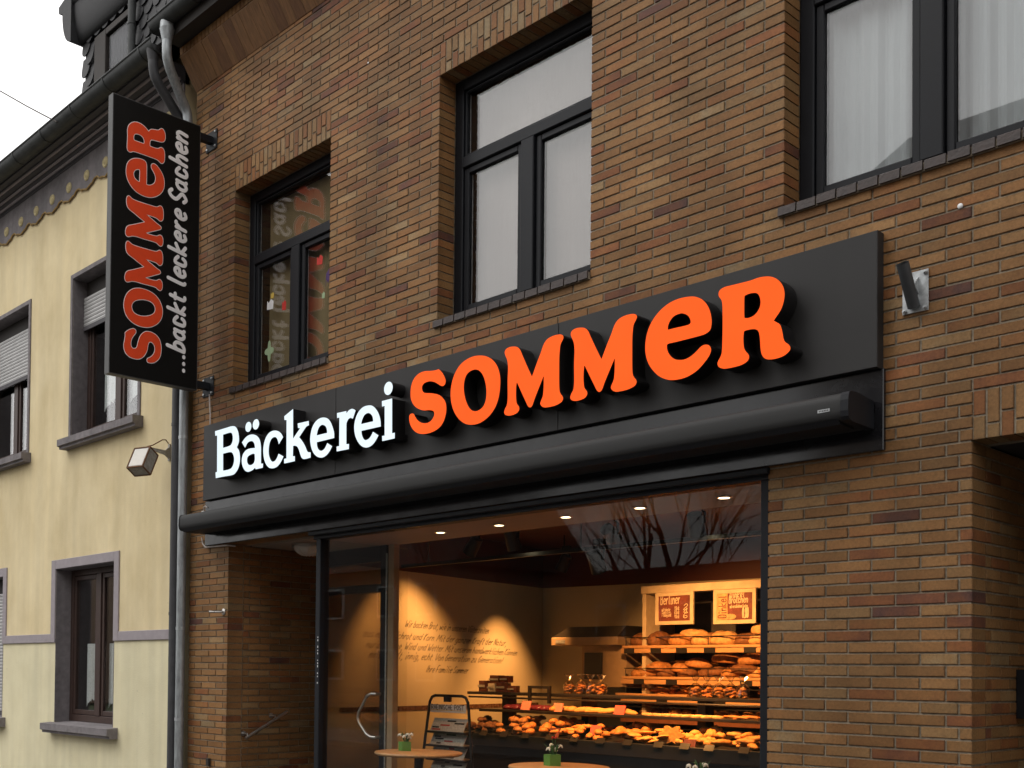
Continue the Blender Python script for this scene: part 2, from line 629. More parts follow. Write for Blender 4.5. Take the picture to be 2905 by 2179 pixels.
def fill_mesh(name, contours, depth, mats, mtx, offset=0.0):
    """filled outline, extruded from local z=0 to depth; mats = (face, side)"""
    cu = bpy.data.curves.new(name, 'CURVE')
    cu.dimensions = '2D'
    cu.fill_mode = 'BOTH'
    cu.extrude = depth / 2
    cu.offset = offset
    for c in contours:
        sp = cu.splines.new('POLY')
        sp.points.add(len(c) - 1)
        for q, p in zip(sp.points, c):
            q.co = (p[0], p[1], 0, 1)
        sp.use_cyclic_u = True
    ob = bpy.data.objects.new(name, cu)
    COL.objects.link(ob)
    bpy.context.view_layer.update()
    me = bpy.data.meshes.new_from_object(ob.evaluated_get(bpy.context.evaluated_depsgraph_get()))
    bpy.data.objects.remove(ob)
    bpy.data.curves.remove(cu)
    me.materials.clear()
    for m in mats:
        me.materials.append(m)
    for p in me.polygons:
        p.material_index = 0 if (p.normal.z > .5 or len(mats) == 1) else 1
        p.use_smooth = False
    me.transform(mtx @ Matrix.Translation((0, 0, depth / 2)))
    me.update()
    return me


LETTERS = {
 'S': ['-3564,3834* -3545,3822 -3518,3794 -3497,3761 -3487,3734 -3494,3709 -3517,3701 -3540,3709 -3570,3728 -3603,3747 -3643,3760 -3684,3763 -3714,3756 -3731,3740 -3732,3716 -3720,3695 -3696,3682 -3642,3671 -3582,3654 -3539,3633 -3506,3604 -3484,3570 -3477,3529 -3482,3490 -3501,3444 -3536,3408 -3588,3386 -3651,3377 -3719,3381 -3777,3397 -3818,3425 -3850,3463 -3866,3505 -3867,3539 -3855,3552 -3834,3553 -3817,3545 -3803,3523 -3775,3492 -3740,3469 -3703,3458 -3666,3456 -3633,3466 -3610,3486 -3600,3508 -3608,3530 -3630,3542 -3660,3549 -3708,3555 -3755,3571 -3800,3597 -3832,3631 -3852,3671 -3856,3715 -3851,3758 -3833,3798 -3804,3826 -3759,3844 -3705,3847 -3645,3837 -3591,3832'],
 'O': ['-3141,3846 -3081,3825 -3026,3788 -2984,3735 -2960,3666 -2958,3594 -2970,3521 -2999,3459 -3046,3412 -3105,3381 -3166,3367 -3233,3371 -3293,3390 -3353,3434 -3401,3497 -3428,3567 -3435,3638 -3425,3701 -3399,3761 -3352,3814 -3289,3844 -3215,3855', '-3195,3758 -3152,3739 -3118,3699 -3095,3643 -3085,3582 -3090,3525 -3112,3484 -3149,3463 -3191,3460 -3232,3478 -3266,3520 -3292,3579 -3304,3641 -3300,3691 -3281,3733 -3244,3755'],
 'M': ['-2842,3845 -2805,3833 -2779,3808 -2764,3778 -2721,3693 -2676,3609* -2672,3608* -2633,3688 -2600,3750 -2574,3804 -2542,3831 -2499,3841 -2451,3840 -2422,3831 -2410,3815 -2416,3797 -2432,3773 -2439,3741 -2443,3679 -2443,3595 -2442,3511 -2438,3463 -2426,3440 -2413,3423 -2410,3406 -2425,3388 -2468,3376 -2521,3374 -2564,3378 -2588,3391 -2600,3410 -2594,3428 -2581,3452 -2575,3480 -2572,3535 -2572,3586* -2575,3587* -2609,3525 -2647,3455 -2668,3411 -2687,3400 -2707,3412 -2730,3453 -2764,3515 -2803,3588* -2809,3589* -2813,3550 -2813,3494 -2806,3449 -2789,3426 -2783,3405 -2799,3384 -2836,3375 -2877,3376 -2908,3387 -2919,3407 -2909,3432 -2894,3455 -2888,3507 -2890,3618 -2887,3705 -2894,3759 -2910,3794 -2919,3820 -2908,3840 -2879,3848'],
 'e': ['-1468,3845 -1425,3830 -1387,3804 -1358,3768 -1339,3726 -1329,3679 -1330,3639 -1340,3615 -1365,3602 -1399,3598 -1479,3597 -1565,3597 -1613,3598 -1627,3593* -1627,3572 -1617,3543 -1595,3513 -1569,3493 -1538,3483 -1500,3480 -1461,3491 -1428,3510 -1398,3532 -1373,3538 -1348,3531 -1334,3513 -1332,3492 -1344,3466 -1373,3435 -1414,3402 -1465,3379 -1520,3369 -1586,3372 -1634,3387 -1679,3413 -1719,3452 -1754,3502 -1775,3561 -1780,3621 -1771,3681 -1751,3732 -1717,3778 -1668,3817 -1611,3842 -1545,3852', '-1536,3761 -1506,3751 -1482,3732 -1468,3706 -1467,3689 -1480,3681 -1518,3680 -1570,3682 -1616,3682* -1622,3688 -1619,3709 -1606,3733 -1579,3755'],
 'R': ['-979,3835 -938,3815 -907,3784 -888,3748 -882,3706 -890,3661 -906,3626 -929,3598 -945,3579* -929,3567 -910,3551 -900,3529 -893,3499 -887,3466 -877,3445 -857,3427 -847,3407 -854,3390 -883,3372 -924,3365 -969,3368 -998,3381 -1014,3404 -1022,3437 -1025,3477 -1030,3522 -1039,3545 -1056,3557 -1079,3562 -1105,3563 -1122,3560 -1126,3543 -1127,3507 -1123,3467 -1111,3442 -1096,3423 -1092,3404 -1104,3385 -1139,3372 -1191,3369 -1244,3372 -1277,3386 -1289,3407 -1284,3426 -1269,3449 -1261,3480 -1258,3573 -1258,3674 -1260,3744 -1266,3774 -1280,3795 -1285,3815 -1275,3835 -1246,3844 -1202,3843 -1141,3841 -1085,3840 -1034,3843', '-1072,3766 -1048,3759 -1033,3742 -1024,3710 -1027,3679 -1042,3653 -1067,3635 -1097,3630 -1116,3634* -1122,3642 -1123,3702 -1122,3754 -1115,3764 -1093,3767'],
 'B': ['-6503,3840* -6322,3842 -6219,3842 -6162,3823 -6125,3776 -6109,3715 -6113,3675 -6142,3636* -6106,3599 -6090,3544 -6093,3487 -6117,3438 -6167,3400 -6228,3391 -6353,3395 -6479,3396* -6486,3450* -6460,3453* -6466,3794* -6498,3796*', '-6368,3787* -6248,3787 -6217,3764 -6208,3725 -6220,3688 -6256,3667 -6365,3663*', '-6363,3609* -6244,3607 -6202,3583 -6183,3540 -6190,3494 -6220,3460 -6271,3449 -6359,3451*'],
 'a': ['-6062,3668* -6013,3701 -5954,3718 -5886,3713 -5827,3689 -5787,3649 -5769,3595 -5766,3544 -5764,3436* -5733,3432* -5736,3396* -5844,3396* -5854,3412* -5888,3396 -5957,3388 -6007,3406 -6047,3451 -6061,3505 -6045,3555 -6001,3586 -5942,3595 -5858,3589* -5866,3621 -5889,3650 -5928,3660 -5973,3651 -6011,3613*', '-5901,3541 -5862,3535* -5859,3483 -5880,3452 -5928,3444 -5963,3460 -5979,3494 -5965,3527'],
 'd1': ['-5918,3794 -5921,3777 -5931,3763 -5946,3752 -5963,3749 -5981,3752 -5997,3762 -6007,3776 -6011,3794 -6008,3811 -5998,3826 -5983,3836 -5965,3839 -5948,3836 -5932,3826 -5922,3812'],
 'd2': ['-5800,3798 -5804,3781 -5814,3766 -5829,3756 -5848,3752 -5867,3756 -5883,3766 -5894,3781 -5897,3798 -5895,3816 -5884,3831 -5869,3841 -5850,3844 -5831,3841 -5816,3831 -5805,3816'],
 'c': ['-5445,3622* -5504,3569* -5519,3603 -5540,3631 -5570,3642 -5608,3635 -5638,3603 -5651,3551 -5648,3501 -5631,3462 -5607,3436 -5583,3428 -5552,3435 -5526,3458 -5506,3487* -5435,3453* -5471,3412 -5511,3384 -5551,3372 -5599,3372 -5647,3386 -5689,3421 -5718,3470 -5732,3534 -5728,3591 -5704,3646 -5667,3681 -5619,3698 -5558,3697 -5503,3678 -5469,3653'],
 'k': ['-5308,3843* -5303,3587* -5207,3661* -5236,3668* -5241,3707* -5090,3704* -5088,3666* -5115,3664 -5143,3647 -5218,3586* -5179,3550 -5140,3505 -5107,3453 -5088,3440 -5060,3436* -5059,3391* -5141,3390 -5176,3403 -5196,3430 -5223,3485 -5249,3513 -5282,3524 -5301,3524* -5303,3437* -5275,3433* -5274,3391* -5424,3391* -5426,3430* -5393,3431* -5398,3763* -5428,3767* -5432,3800*'],
 'e1': ['-4895,3700 -4846,3685 -4809,3656 -4778,3608 -4756,3555 -4753,3509* -4977,3508* -4977,3488 -4964,3455 -4939,3434 -4908,3428 -4878,3439 -4854,3462 -4842,3481* -4778,3445* -4805,3413 -4840,3387 -4883,3372 -4931,3373 -4981,3392 -5025,3429 -5054,3480 -5068,3541 -5060,3599 -5036,3650 -4993,3686 -4944,3701', '-4981,3565* -4973,3593 -4955,3625 -4924,3641 -4894,3638 -4866,3622 -4850,3597 -4844,3565*'],
 'r': ['-4721,3707* -4604,3704* -4601,3685* -4575,3703 -4541,3710 -4512,3703 -4489,3688* -4522,3628* -4548,3639 -4574,3635 -4594,3615 -4601,3586 -4599,3435* -4566,3432* -4567,3391* -4719,3394* -4721,3434* -4688,3433* -4690,3666* -4718,3666*'],
 'e2': ['-4320,3700 -4276,3683 -4237,3648 -4209,3607 -4192,3561 -4187,3512* -4415,3514* -4412,3489 -4397,3457 -4377,3437 -4355,3432 -4322,3440 -4294,3463 -4278,3485* -4213,3447* -4244,3412 -4282,3384 -4326,3372 -4370,3375 -4416,3395 -4456,3432 -4488,3482 -4503,3537 -4501,3589 -4477,3645 -4438,3683 -4387,3702', '-4419,3568* -4411,3597 -4386,3630 -4358,3642 -4330,3641 -4303,3627 -4283,3601 -4277,3567*'],
 'i': ['-4178,3708* -4061,3708* -4057,3439* -4026,3438* -4027,3395* -4168,3395* -4171,3435* -4142,3434* -4145,3665* -4175,3665*'],
 'id': ['-4056,3794 -4060,3775 -4070,3759 -4085,3747 -4104,3743 -4123,3747 -4139,3758 -4150,3774 -4154,3794 -4151,3814 -4141,3830 -4125,3841 -4106,3845 -4087,3841 -4071,3830 -4060,3814'],
}

# single-stroke alphabet: pairs xy (or xxyy in tenths), x/6 wide, (y-2)/4 high (2 base line, 6 x-height, 9 ascender)
GL = {'a': "55 36 15 13 32 53;56 53 62", 'b': "19 12;15 36 55 53 32 12", 'c': "55 36 16 13 22 42 53", 'd': "55 36 16 13 32 53;59 53 62",
      'e': "1241 5045 4958 3062 1350 1332 3020 5025", 'f': "59 48 26 20;15 45", 'g': "55 36 15 13 32 53;56 52 40 10", 'h': "19 12;14 36 55 52", 'i': "26 22 32;28 29",
      'k': "19 12;56 14 52", 'l': "29 23 32", 'm': "06 02;04 26 35 32;34 56 65 62", 'n': "16 12;14 36 55 52", 'o': "36 15 13 32 53 55 36",
      'p': "16 10;15 36 55 53 32 13", 'r': "16 12;14 36 46", 's': "56 26 15 34 53 32 12", 't': "28 23 32 42;16 46", 'u': "16 13 32 53;56 52 62",
      'v': "16 32 56", 'w': "06 12 35 52 66", 'z': "16 56 12 52", 'ä': "55 36 15 13 32 53;56 53 62;28 29;48 49", 'ö': "36 15 13 32 53 55 36;28 29;48 49",
      'W': "09 22 46 62 89", 'B': "12 19 49 58 46 16;46 54 42 12", 'S': "58 39 18 16 54 53 32 13", 'K': "12 19;59 15 52", 'M': "02 19 44 79 82",
      'N': "12 19 52 59", 'G': "58 39 16 13 32 53 55 35", 'V': "09 32 69", 'I': "19 12", 'F': "12 19 59;15 45", 'D': "12 19 49 57 54 42 12",
      'P': "12 19 49 58 56 45 15", 'R': "12 19 49 58 56 45 15;35 62", 'H': "12 19;52 59;15 55", 'E': "59 19 12 52;15 45", 'C': "58 39 16 14 32 53",
      'O': "39 17 14 32 54 57 39", 'T': "09 69;39 32", '.': "22 22", ',': "32 20", '!': "29 24;22 22", '0': "39 17 14 32 54 57 39", '8': "35 17 39 57 35 13 32 53 35",
      '2': "17 39 57 12 52", '4': "49 14 54;49 42", '6': "58 39 16 13 32 53 45 14", '1': "17 39 32", '3': "17 39 57 35 53 32 12", '9': "54 36 57 39 17 35 55 52"}


def stroke_text(name, text, mtx, size, width, rad, mats, parent, shear=0.0, thin=.25, space=.25, fit=None, amp=0, split=None):
    """writes text with round strokes flattened onto a surface; local x along, y up, z out"""
    mb = MB()
    x = 0
    lines, owner, ends = [], [], []
    for ch in text:
        if ch == ' ':
            x += .55
            continue
        g = GL.get(ch)
        if not g:
            x += .5
            continue
        wmax = 0
        for st in g.split(';'):
            pts = [(int(q[0]) / 6, (int(q[1]) - 2) / 4) if len(q) == 2 else (int(q[:2]) / 60, (int(q[2:]) - 20) / 40) for q in st.split()]
            wmax = max(wmax, max(p[0] for p in pts))
            lines.append([(x + px, py) for px, py in pts])
            owner.append(len(ends))
        ends.append(x)
        x += wmax + space
    k = (fit / (x * size * width)) if fit else 1
    lift = 0
    glyphs = {}
    for pl, own in zip(lines, owner):
        pl = [Vector(((px + py * shear) * size * width * k, py * size + (amp * math.sin(px * 9.7) if amp else 0), 0)) for px, py in pl]
        sm = []
        if len(pl) > 2:
            for i in range(len(pl) - 1):
                p0, p1 = pl[i], pl[i + 1]
                t0 = (pl[i + 1] - pl[max(i - 1, 0)]) / 2
                t1 = (pl[min(i + 2, len(pl) - 1)] - p0) / 2
                for j in range(4):
                    s = j / 4
                    sm.append(p0 * (2 * s ** 3 - 3 * s ** 2 + 1) + t0 * (s ** 3 - 2 * s ** 2 + s) + p1 * (-2 * s ** 3 + 3 * s ** 2) + t1 * (s ** 3 - s ** 2))
            sm.append(pl[-1])
        else:
            sm = pl
            if (sm[0] - sm[-1]).length < 1e-6:
                sm = [sm[0] - Vector((rad * .2, 0, 0)), sm[0] + Vector((rad * .2, 0, 0))]
        # rounded ends
        d0 = (sm[1] - sm[0]).normalized()
        d1 = (sm[-1] - sm[-2]).normalized()
        pts = [sm[0] - d0 * rad * .9, sm[0] - d0 * rad * .55] + sm + [sm[-1] + d1 * rad * .55, sm[-1] + d1 * rad * .9]
        rs = [rad * .3, rad * .8] + [rad] * len(sm) + [rad * .8, rad * .3]
        b = MB()
        b.tube(pts, rs, 8)
        lift += .00002
        q = glyphs.setdefault(own, MB()) if split else mb
        q.add([mtx @ Vector((v[0], v[1], v[2] * thin + lift)) for v in b.v], b.f)
    if split:
        for q in glyphs.values():
            obj(split, q, mats, parent, True)
        return None
    return obj(name, mb, mats, parent, True)


def wall_mtx(o, u, n):
    """local x along u, local y up, local z along n (outward)"""
    u, n = Vector(u).normalized(), Vector(n).normalized()
    v = n.cross(u)
    return Matrix(((u.x, v.x, n.x, o[0]), (u.y, v.y, n.y, o[1]), (u.z, v.z, n.z, o[2]), (0, 0, 0, 1)))


# ================================================================ the setting: ground, road, pavements
def struct(name, mb, m):
    return tag(obj(name, mb, m), kind='structure')


g = MB(); g.box(-400, 400, -400, 300, -.5, -.16); struct('ground', g, GRASS)
g = MB(); g.box(-120, 120, -10.5, -2.9, -.3, -.12); struct('road', g, ASPHALT)
g = MB()
for i in range(60):
    x = -45 + i * 1.5
    g.bbox(x + .004, x + 1.496, -2.75, .9, -.2, 0, .004)
struct('pavement', g, PAVING)
g = MB()
for i in range(45):
    g.box(-45 + i * 2 + .004, -43 + i * 2 - .004, -2.9, -2.754, -.3, .002)
struct('kerb', g, KERB)
g = MB(); g.box(-120, 120, -14, -10.7, -.3, 0); struct('far_pavement', g, PAVING)
g = MB(); g.box(-120, 120, -10.7, -10.5, -.3, .004); struct('far_kerb', g, KERB)

# ================================================================ brick building
CO = .0625                      # course height
ZB = 2.8                        # bed joint at the shop opening's head
XL, XR = -7.235, 2.2
ZTOP = 7.4
WIN = [(-6.53, -5.10), (-3.79, -2.36), (-1.0, .43)]
SHOP = (-6.56, -1.09)
ALC = (0.0, 1.35)
brick_house = thing('brick_building', 'brown clinker brick house with dark windows above a lit bakery shop', 'building', (-2.5, 0, 0))
holes = [(a, b, 4.2375, 6.175) for a, b in WIN] + [(SHOP[0], SHOP[1], -1, 2.8), (ALC[0], ALC[1], -1, 2.8)]

m = MB()
for a, b, c, d in cells(XL + .004, XR, -.1, ZTOP + .05, [(h[0] - .007, h[1] + .007, h[2] - (.0 if h[2] < 0 else -.0), h[3] + .007) for h in holes]):
    m.box(a, b, .0055, .26, c, d)
wall = obj('wall', m, MORTAR, brick_house)

# every brick: (length, height, depth, position of its lower front start, direction code, tone)
bricks = []


def PAL():
    q = R()
    t = random.uniform(.08, .2) if q < .08 else random.uniform(.66, .8) if q < .17 else random.uniform(.84, .97) if q < .20 else min(.62, max(.22, random.gauss(.42, .085)))
    return (t, R(), R())


def put(u0, u1, z0, z1, plane, tone=None, proud=None):
    if u1 - u0 < .012:
        return
    bricks.append((u0, u1, z0, z1, plane, tone or PAL(), random.uniform(-.0015, .0025) if proud is None else proud))


def course(u0, u1, k, plane, cuts=(), shift=0.0, flushl=True, flushr=True, dark=0):
    """one course of half bond between u0 and u1, cut out the holes, flush at their edges"""
    z0, z1 = ZB + k * CO + .005, ZB + (k + 1) * CO - .005
    zc = (z0 + z1) / 2
    spans = [(u0, u1)]
    for h in cuts:
        if h[2] < zc < h[3]:
            ns = []
            for a, b in spans:
                if h[1] <= a or h[0] >= b:
                    ns.append((a, b))
                    continue
                if h[0] > a:
                    ns.append((a, h[0]))
                if h[1] < b:
                    ns.append((h[1], b))
            spans = ns
    off = shift + (0 if k % 2 == 0 else .125)
    for a, b in spans:
        js = [a]
        n = math.floor((a - off) / .25) + 1
        while off + n * .25 < b - .001:
            j = off + n * .25
            if j - js[-1] > .045 and b - j > .045:
                js.append(j)
            n += 1
        if k % 2 == 0 and abs(b) < 1e-6 and plane == 0:
            js.append(-.0625)
        js.append(b)
        for i in range(len(js) - 1):
            t = PAL()
            put(js[i] + (.005 if i else 0), js[i + 1] - (.005 if i < len(js) - 2 else 0), z0 + random.uniform(-.0008, .0008), z1 + random.uniform(-.0008, .0008), plane, t)


sold = [(a, b, 6.175, 6.425) for a, b in WIN] + [(ALC[0], ALC[1], 2.8, 3.05)]
for k in range(-45, 74):
    course(XL, XR, k, 0, holes + sold)
for a, b, c, d in sold:                               # soldier courses over the openings
    n = round((b - a) / .0652)
    wd = (b - a) / n
    for i in range(n):
        cut = (.5 if i % 2 == 0 else .30) + random.uniform(-.03, .03)
        zc = c + (d - c) * cut
        for z0, z1 in ((c + .002, zc - .005), (zc + .005, d - .005)):
            t = (random.choice([.08, .12, .18, .24, .3, .42, .66]), R(), .45 + .55 * R())
            put(a + i * wd + .005, a + (i + 1) * wd - .005, z0, z1, 0, t)
# side wall of the entrance (plane 1, x = -6.56, facing +x) and of the alcove (plane 2, x = 0, facing +x)
for k in range(-45, 0):
    course(.18, 1.12, k, 1)
    course(.18, 1.75, k, 2)
m = MB(); m.box(-6.86, -6.567, .262, 1.12, -.1, 2.8); obj('side_wall', m, MORTAR, brick_house)
m = MB(); m.box(-.26, -.007, .262, 1.75, -.1, 2.8); obj('side_wall', m, MORTAR, brick_house)

BV = {}


def brick_mesh(L, H, D=.17):
    key = (round(L, 3), round(H, 3), round(D, 3))
    if key not in BV:
        # front face split into a border and a middle so that the distance to the edge can be interpolated
        m = MB()
        c, e = .0028, min(.024, H * .45, L * .45)
        ring = lambda q, y: [(q, y, q), (L - q, y, q), (L - q, y, H - q), (q, y, H - q)]
        vs = ring(e, 0) + ring(c, 0) + [(0, c, 0), (L, c, 0), (L, c, H), (0, c, H)] + [(0, D, 0), (L, D, 0), (L, D, H), (0, D, H)]
        fs = [(0, 1, 2, 3)]
        for i in range(4):
            j = (i + 1) % 4
            fs += [(i + 4, j + 4, j, i), (i + 8, j + 8, j + 4, i + 4), (i + 12, j + 12, j + 8, i + 8)]
        m.add(vs, fs)
        m.dist = [e] * 4 + [c] * 4 + [c, c, c, c] + [.02] * 4
        BV[key] = m
    return BV[key]


def face_uv(me, dist):
    """dist: per vertex distance to the nearest arris"""
    lay = me.uv_layers.new(name="face")
    idx = [0] * len(me.loops)
    me.loops.foreach_get("vertex_index", idx)
    lay.data.foreach_set("uv", [q for i in idx for q in (dist[i], dist[i])])


def brick_matrix(b):
    u0, u1, z0, z1, plane, tone, pr = b
    if plane == 0:
        return Matrix.Translation((u0, -pr, z0))
    x = -6.56 if plane == 1 else 0.0
    return Matrix.Translation((x + pr, u0, z0)) @ Matrix.Rotation(math.pi / 2, 4, 'Z')


def visible(b):
    u0, u1, z0, z1, plane, tone, pr = b
    if plane:
        return None
    xc, zc = (u0 + u1) / 2, (z0 + z1) / 2
    if -6.93 < xc < -.44 and 2.8 < zc < 3.98:
        return None
    px, py, d = project((xc, 0, zc))
    if 5 < px < 2900 and 5 < py < 2174:
        a, b_ = project((u0, 0, z0)), project((u1, 0, z1))
        return abs(a[0] - b_[0]) * abs(z1 - z0) / d
    return None


order = sorted([(visible(b), i) for i, b in enumerate(bricks) if visible(b)], reverse=True)
single = {i for _, i in order[:300]}
shared = {}
for i in sorted(single):
    b = bricks[i]
    L, H = round(b[1] - b[0], 3), round(b[3] - b[2], 3)
    H = .0525 if abs(H - .0525) < .003 else H
    if (L, H) not in shared:
        bm = brick_mesh(L, H)
        shared[(L, H)] = bm.mesh('brick', BRICK_O)
        face_uv(shared[(L, H)], bm.dist)
    o = bpy.data.objects.new('brick', shared[(L, H)])
    COL.objects.link(o)
    o.parent = wall
    o.matrix_local = brick_matrix(b) @ Matrix.Rotation(random.uniform(-.0015, .0015), 4, 'Y')
    o.color = (*b[5], 1)
vs, fs, tones, dist = [], [], [], []
for i, b in enumerate(bricks):
    if i in single:
        continue
    bm = brick_mesh(b[1] - b[0], b[3] - b[2], .17 if b[4] == 0 else .06)
    mt = brick_matrix(b)
    o = len(vs)
    vs += [tuple(mt @ Vector(v)) for v in bm.v]
    dist += bm.dist
    fs += [tuple(q + o for q in f) for f in bm.f]
    tones += [c for f in bm.f for c in (*b[5], 1)]
me = bpy.data.meshes.new('bricks')
me.from_pydata(vs, [], fs)
at = me.attributes.new('tone', 'FLOAT_COLOR', 'FACE')
at.data.foreach_set('color', tones)
face_uv(me, dist)
me.materials.append(BRICK_M)
tag(link('brickwork', me, wall), kind='stuff')

# cornice: inclined boards, a row of bricks on end, dark soffit, gutter
n = 0
x = XL
while x < XR - .1:
    wdt = random.uniform(.10, .16)
    m = MB()
    o = random.uniform(0, .004)
    m.xprism([(-.0, 7.40), (.1, 7.40), (.1, 7.69), (-.2 - o, 7.69), (-.2 - o, 7.68), (-.006 - o, 7.40)], x + .0015, x + wdt - .0015)
    obj('cornice_board', m, random.choice([COVE, COVE, COVE2]), brick_house)
    x += wdt
vs, fs, tones = [], [], []
x = XL
while x < XR - .1:
    bm = MB().bbox(x + .004, x + .061, -.205, -.1, 7.695, 7.775, .003)
    o = len(vs)
    vs += bm.v
    fs += [tuple(q + o for q in f) for f in bm.f]
    t = (random.choice([.2, .3, .4, .5]), R(), .3 + .5 * R(), 1)
    tones += [c for f in bm.f for c in t]
    x += .065
me = bpy.data.meshes.new('cornice_bricks')
me.from_pydata(vs, [], fs)
at = me.attributes.new('tone', 'FLOAT_COLOR', 'FACE')
at.data.foreach_set('color', tones)
face_uv(me, [.016] * len(vs))
me.materials.append(BRICK_M)
tag(link('cornice_brick_row', me, brick_house), kind='stuff')
m = MB(); m.box(XL, XR, -.36, .2, 7.779, 7.9); obj('soffit', m, DARKBOX, brick_house)


def gutter(parent, x0, x1, yc, zc, r, mt):
    m = MB()
    prof = [(yc + r * math.cos(t), zc + r * math.sin(t)) for t in [math.pi + math.pi * i / 12 for i in range(13)]]
    inn = [(yc + (r - .006) * math.cos(t), zc + (r - .006) * math.sin(t)) for t in [2 * math.pi - math.pi * i / 12 for i in range(13)]]
    m.xprism(prof + inn, x0, x1)
    g = obj('gutter', m, mt, parent, True)
    m = MB(); m.tube([(x0, yc - r, zc + .004), (x1, yc - r, zc + .004)], .011, 8); obj('rim', m, mt, g, True)
    x = x0 + .7
    while x < x1:
        m = MB()
        prof = [(yc + (r + .006) * math.cos(t), zc + (r + .006) * math.sin(t)) for t in [math.pi + math.pi * i / 12 for i in range(13)]]
        inn = [(yc + (r + .001) * math.cos(t), zc + (r + .001) * math.sin(t)) for t in [2 * math.pi - math.pi * i / 12 for i in range(13)]]
        m.xprism(prof + inn, x, x + .03)
        obj('gutter_strap', m, mt, g, True)
        x += .75
    m = MB(); m.yprism([(x0 - .003, zc - r), (x0 + .003, zc - r), (x0 + .003, zc), (x0 - .003, zc)], yc - r * .8, yc + r * .8); obj('end_cap', m, mt, g)
    return g


gutter(brick_house, -7.34, XR, -.42, 7.96, .092, ZINC_D)
m = MB(); m.xprism([(-.42, 7.96), (-.36, 7.90), (4.5, 11.2), (4.5, 11.35)], XL, XR); obj('roof', m, SLATE, brick_house)
# body behind the facade, closed so that no daylight enters from behind
m = MB()
m.box(XL, XR, 8.0, 8.2, 0, 11)
m.box(XL, XL + .12, .27, 8.0, 3.3, 9)
m.box(XR - .12, XR, .27, 8.0, 0, 11)
m.box(XL + .13, XR - .13, .27, 7.99, 3.36, 3.5)
m.box(XL + .13, XR - .13, .27, 7.99, 7.5, 7.7)
m.box(-4.5, -4.4, .27, 7.9, 3.52, 7.48)
m.box(-1.7, -1.6, .27, 7.9, 3.52, 7.48)
m.box(XL + .13, XR - .13, 1.6, 1.7, 3.52, 7.48)
obj('inner_walls', m, DARKROOM, brick_house)


def fbar(m, x0, x1, z0, z1, y0, y1, c=.006):
    m.bbox(x0, x1, y0, y1, z0, z1, c)


def big_window(i, x0, x1, blind, left_gap, label, fold=.0012):
    wroot = MB()
    z0, z1 = 4.302, 6.175
    f = .085
    # outer frame, transom, mullion
    fbar(wroot, x0, x0 + f, z0, z1, .175, .25)
    fbar(wroot, x1 - f, x1, z0, z1, .175, .25)
    fbar(wroot, x0 + f, x1 - f, z1 - f, z1, .176, .25)
    fbar(wroot, x0 + f, x1 - f, z0, z0 + .07, .176, .25)
    zt0, zt1 = 5.485, 5.57
    fbar(wroot, x0 + f, x1 - f, zt0, zt1, .17, .25)
    xm = (x0 + x1) / 2 + .02
    fbar(wroot, xm - .06, xm + .06, z0 + .068, zt0, .162, .25)
    win = obj('window', wroot, FRAME, brick_house)
    win["label"] = label
    for a, b, c, d, sash in ((x0 + f, xm - .06, z0 + .07, zt0, 1), (xm + .06, x1 - f, z0 + .07, zt0, 1), (x0 + f, x1 - f, zt1, z1 - f, 0)):
        s = .05 if sash else .022
        m = MB()
        fbar(m, a + .004, a + s, c + .004, d - .004, .19, .24)
        fbar(m, b - s, b - .004, c + .004, d - .004, .19, .24)
        fbar(m, a + s, b - s, d - s, d - .004, .1905, .24)
        fbar(m, a + s, b - s, c + .004, c + s, .1905, .24)
        obj('sash', m, FRAME, win)
        m = MB(); m.box(a + s, b - s, .214, .226, c + s, d - s); obj('pane', m, GLASS, win)
        m = MB()                                       # pale spacer bar in the glazing
        m.box(a + s + .002, a + s + .008, .227, .233, c + s, d - s)
        obj('spacer', m, GALV, win)
    # blind or curtain just behind, gathered in soft folds
    m = MB()
    xa, xb, n = x0 + left_gap, x1 - .03, 90
    for j in range(n):
        xa_, xb_ = xa + (xb - xa) * j / n, xa + (xb - xa) * (j + 1) / n
        ya, yb = (.305 + fold * math.sin(q * 31) + fold * .6 * math.sin(q * 77 + 1) for q in (xa_, xb_))
        m.add([(xa_, ya, z0 + .06), (xb_, yb, z0 + .06), (xb_, yb, z1 - .1), (xa_, ya, z1 - .1)], [(0, 1, 2, 3)])
    obj('curtain', m, blind, win, True)
    # sloping sill of dark bricks on edge
    nb = round((x1 - x0 + .06) / .118)
    for j in range(nb):
        a = x0 - .03 + (x1 - x0 + .06) * j / nb
        b = x0 - .03 + (x1 - x0 + .06) * (j + 1) / nb
        if b > x1 and j == nb - 1:
            b = x1 + .0
        a = max(a, x0 - .03)
        m = MB()
        dz = random.uniform(-.002, .002)
        m.xprism([(-.028, 4.236 + dz), (-.025, 4.284 + dz), (-.02, 4.288 + dz), (.172, 4.3 + dz), (.172, 4.236)], a + .005, b - .005)
        obj('sill_brick', m, SILLM, win)
    m = MB(); m.box(x0 - .028, x1, -.015, .172, 4.232, 4.278); obj('sill_bed', m, MORTAR, win)
    return win


big_window(0, *WIN[0], TANBLIND, .16, 'dark window with small craft stickers on its panes')
big_window(1, *WIN[1], CURTAIN, .12, 'dark window with a pale plain blind')
big_window(2, *WIN[2], CURTAIN2, .09, 'large dark window with white net curtains', .012)

# stickers on the first window
def blob(cx, cz, pts, y, mt, nm, label):
    m = MB(); m.yprism([(cx + a, cz + b) for a, b in pts], y, y + .0015)
    tag(obj(nm, m, mt), label, 'sticker')


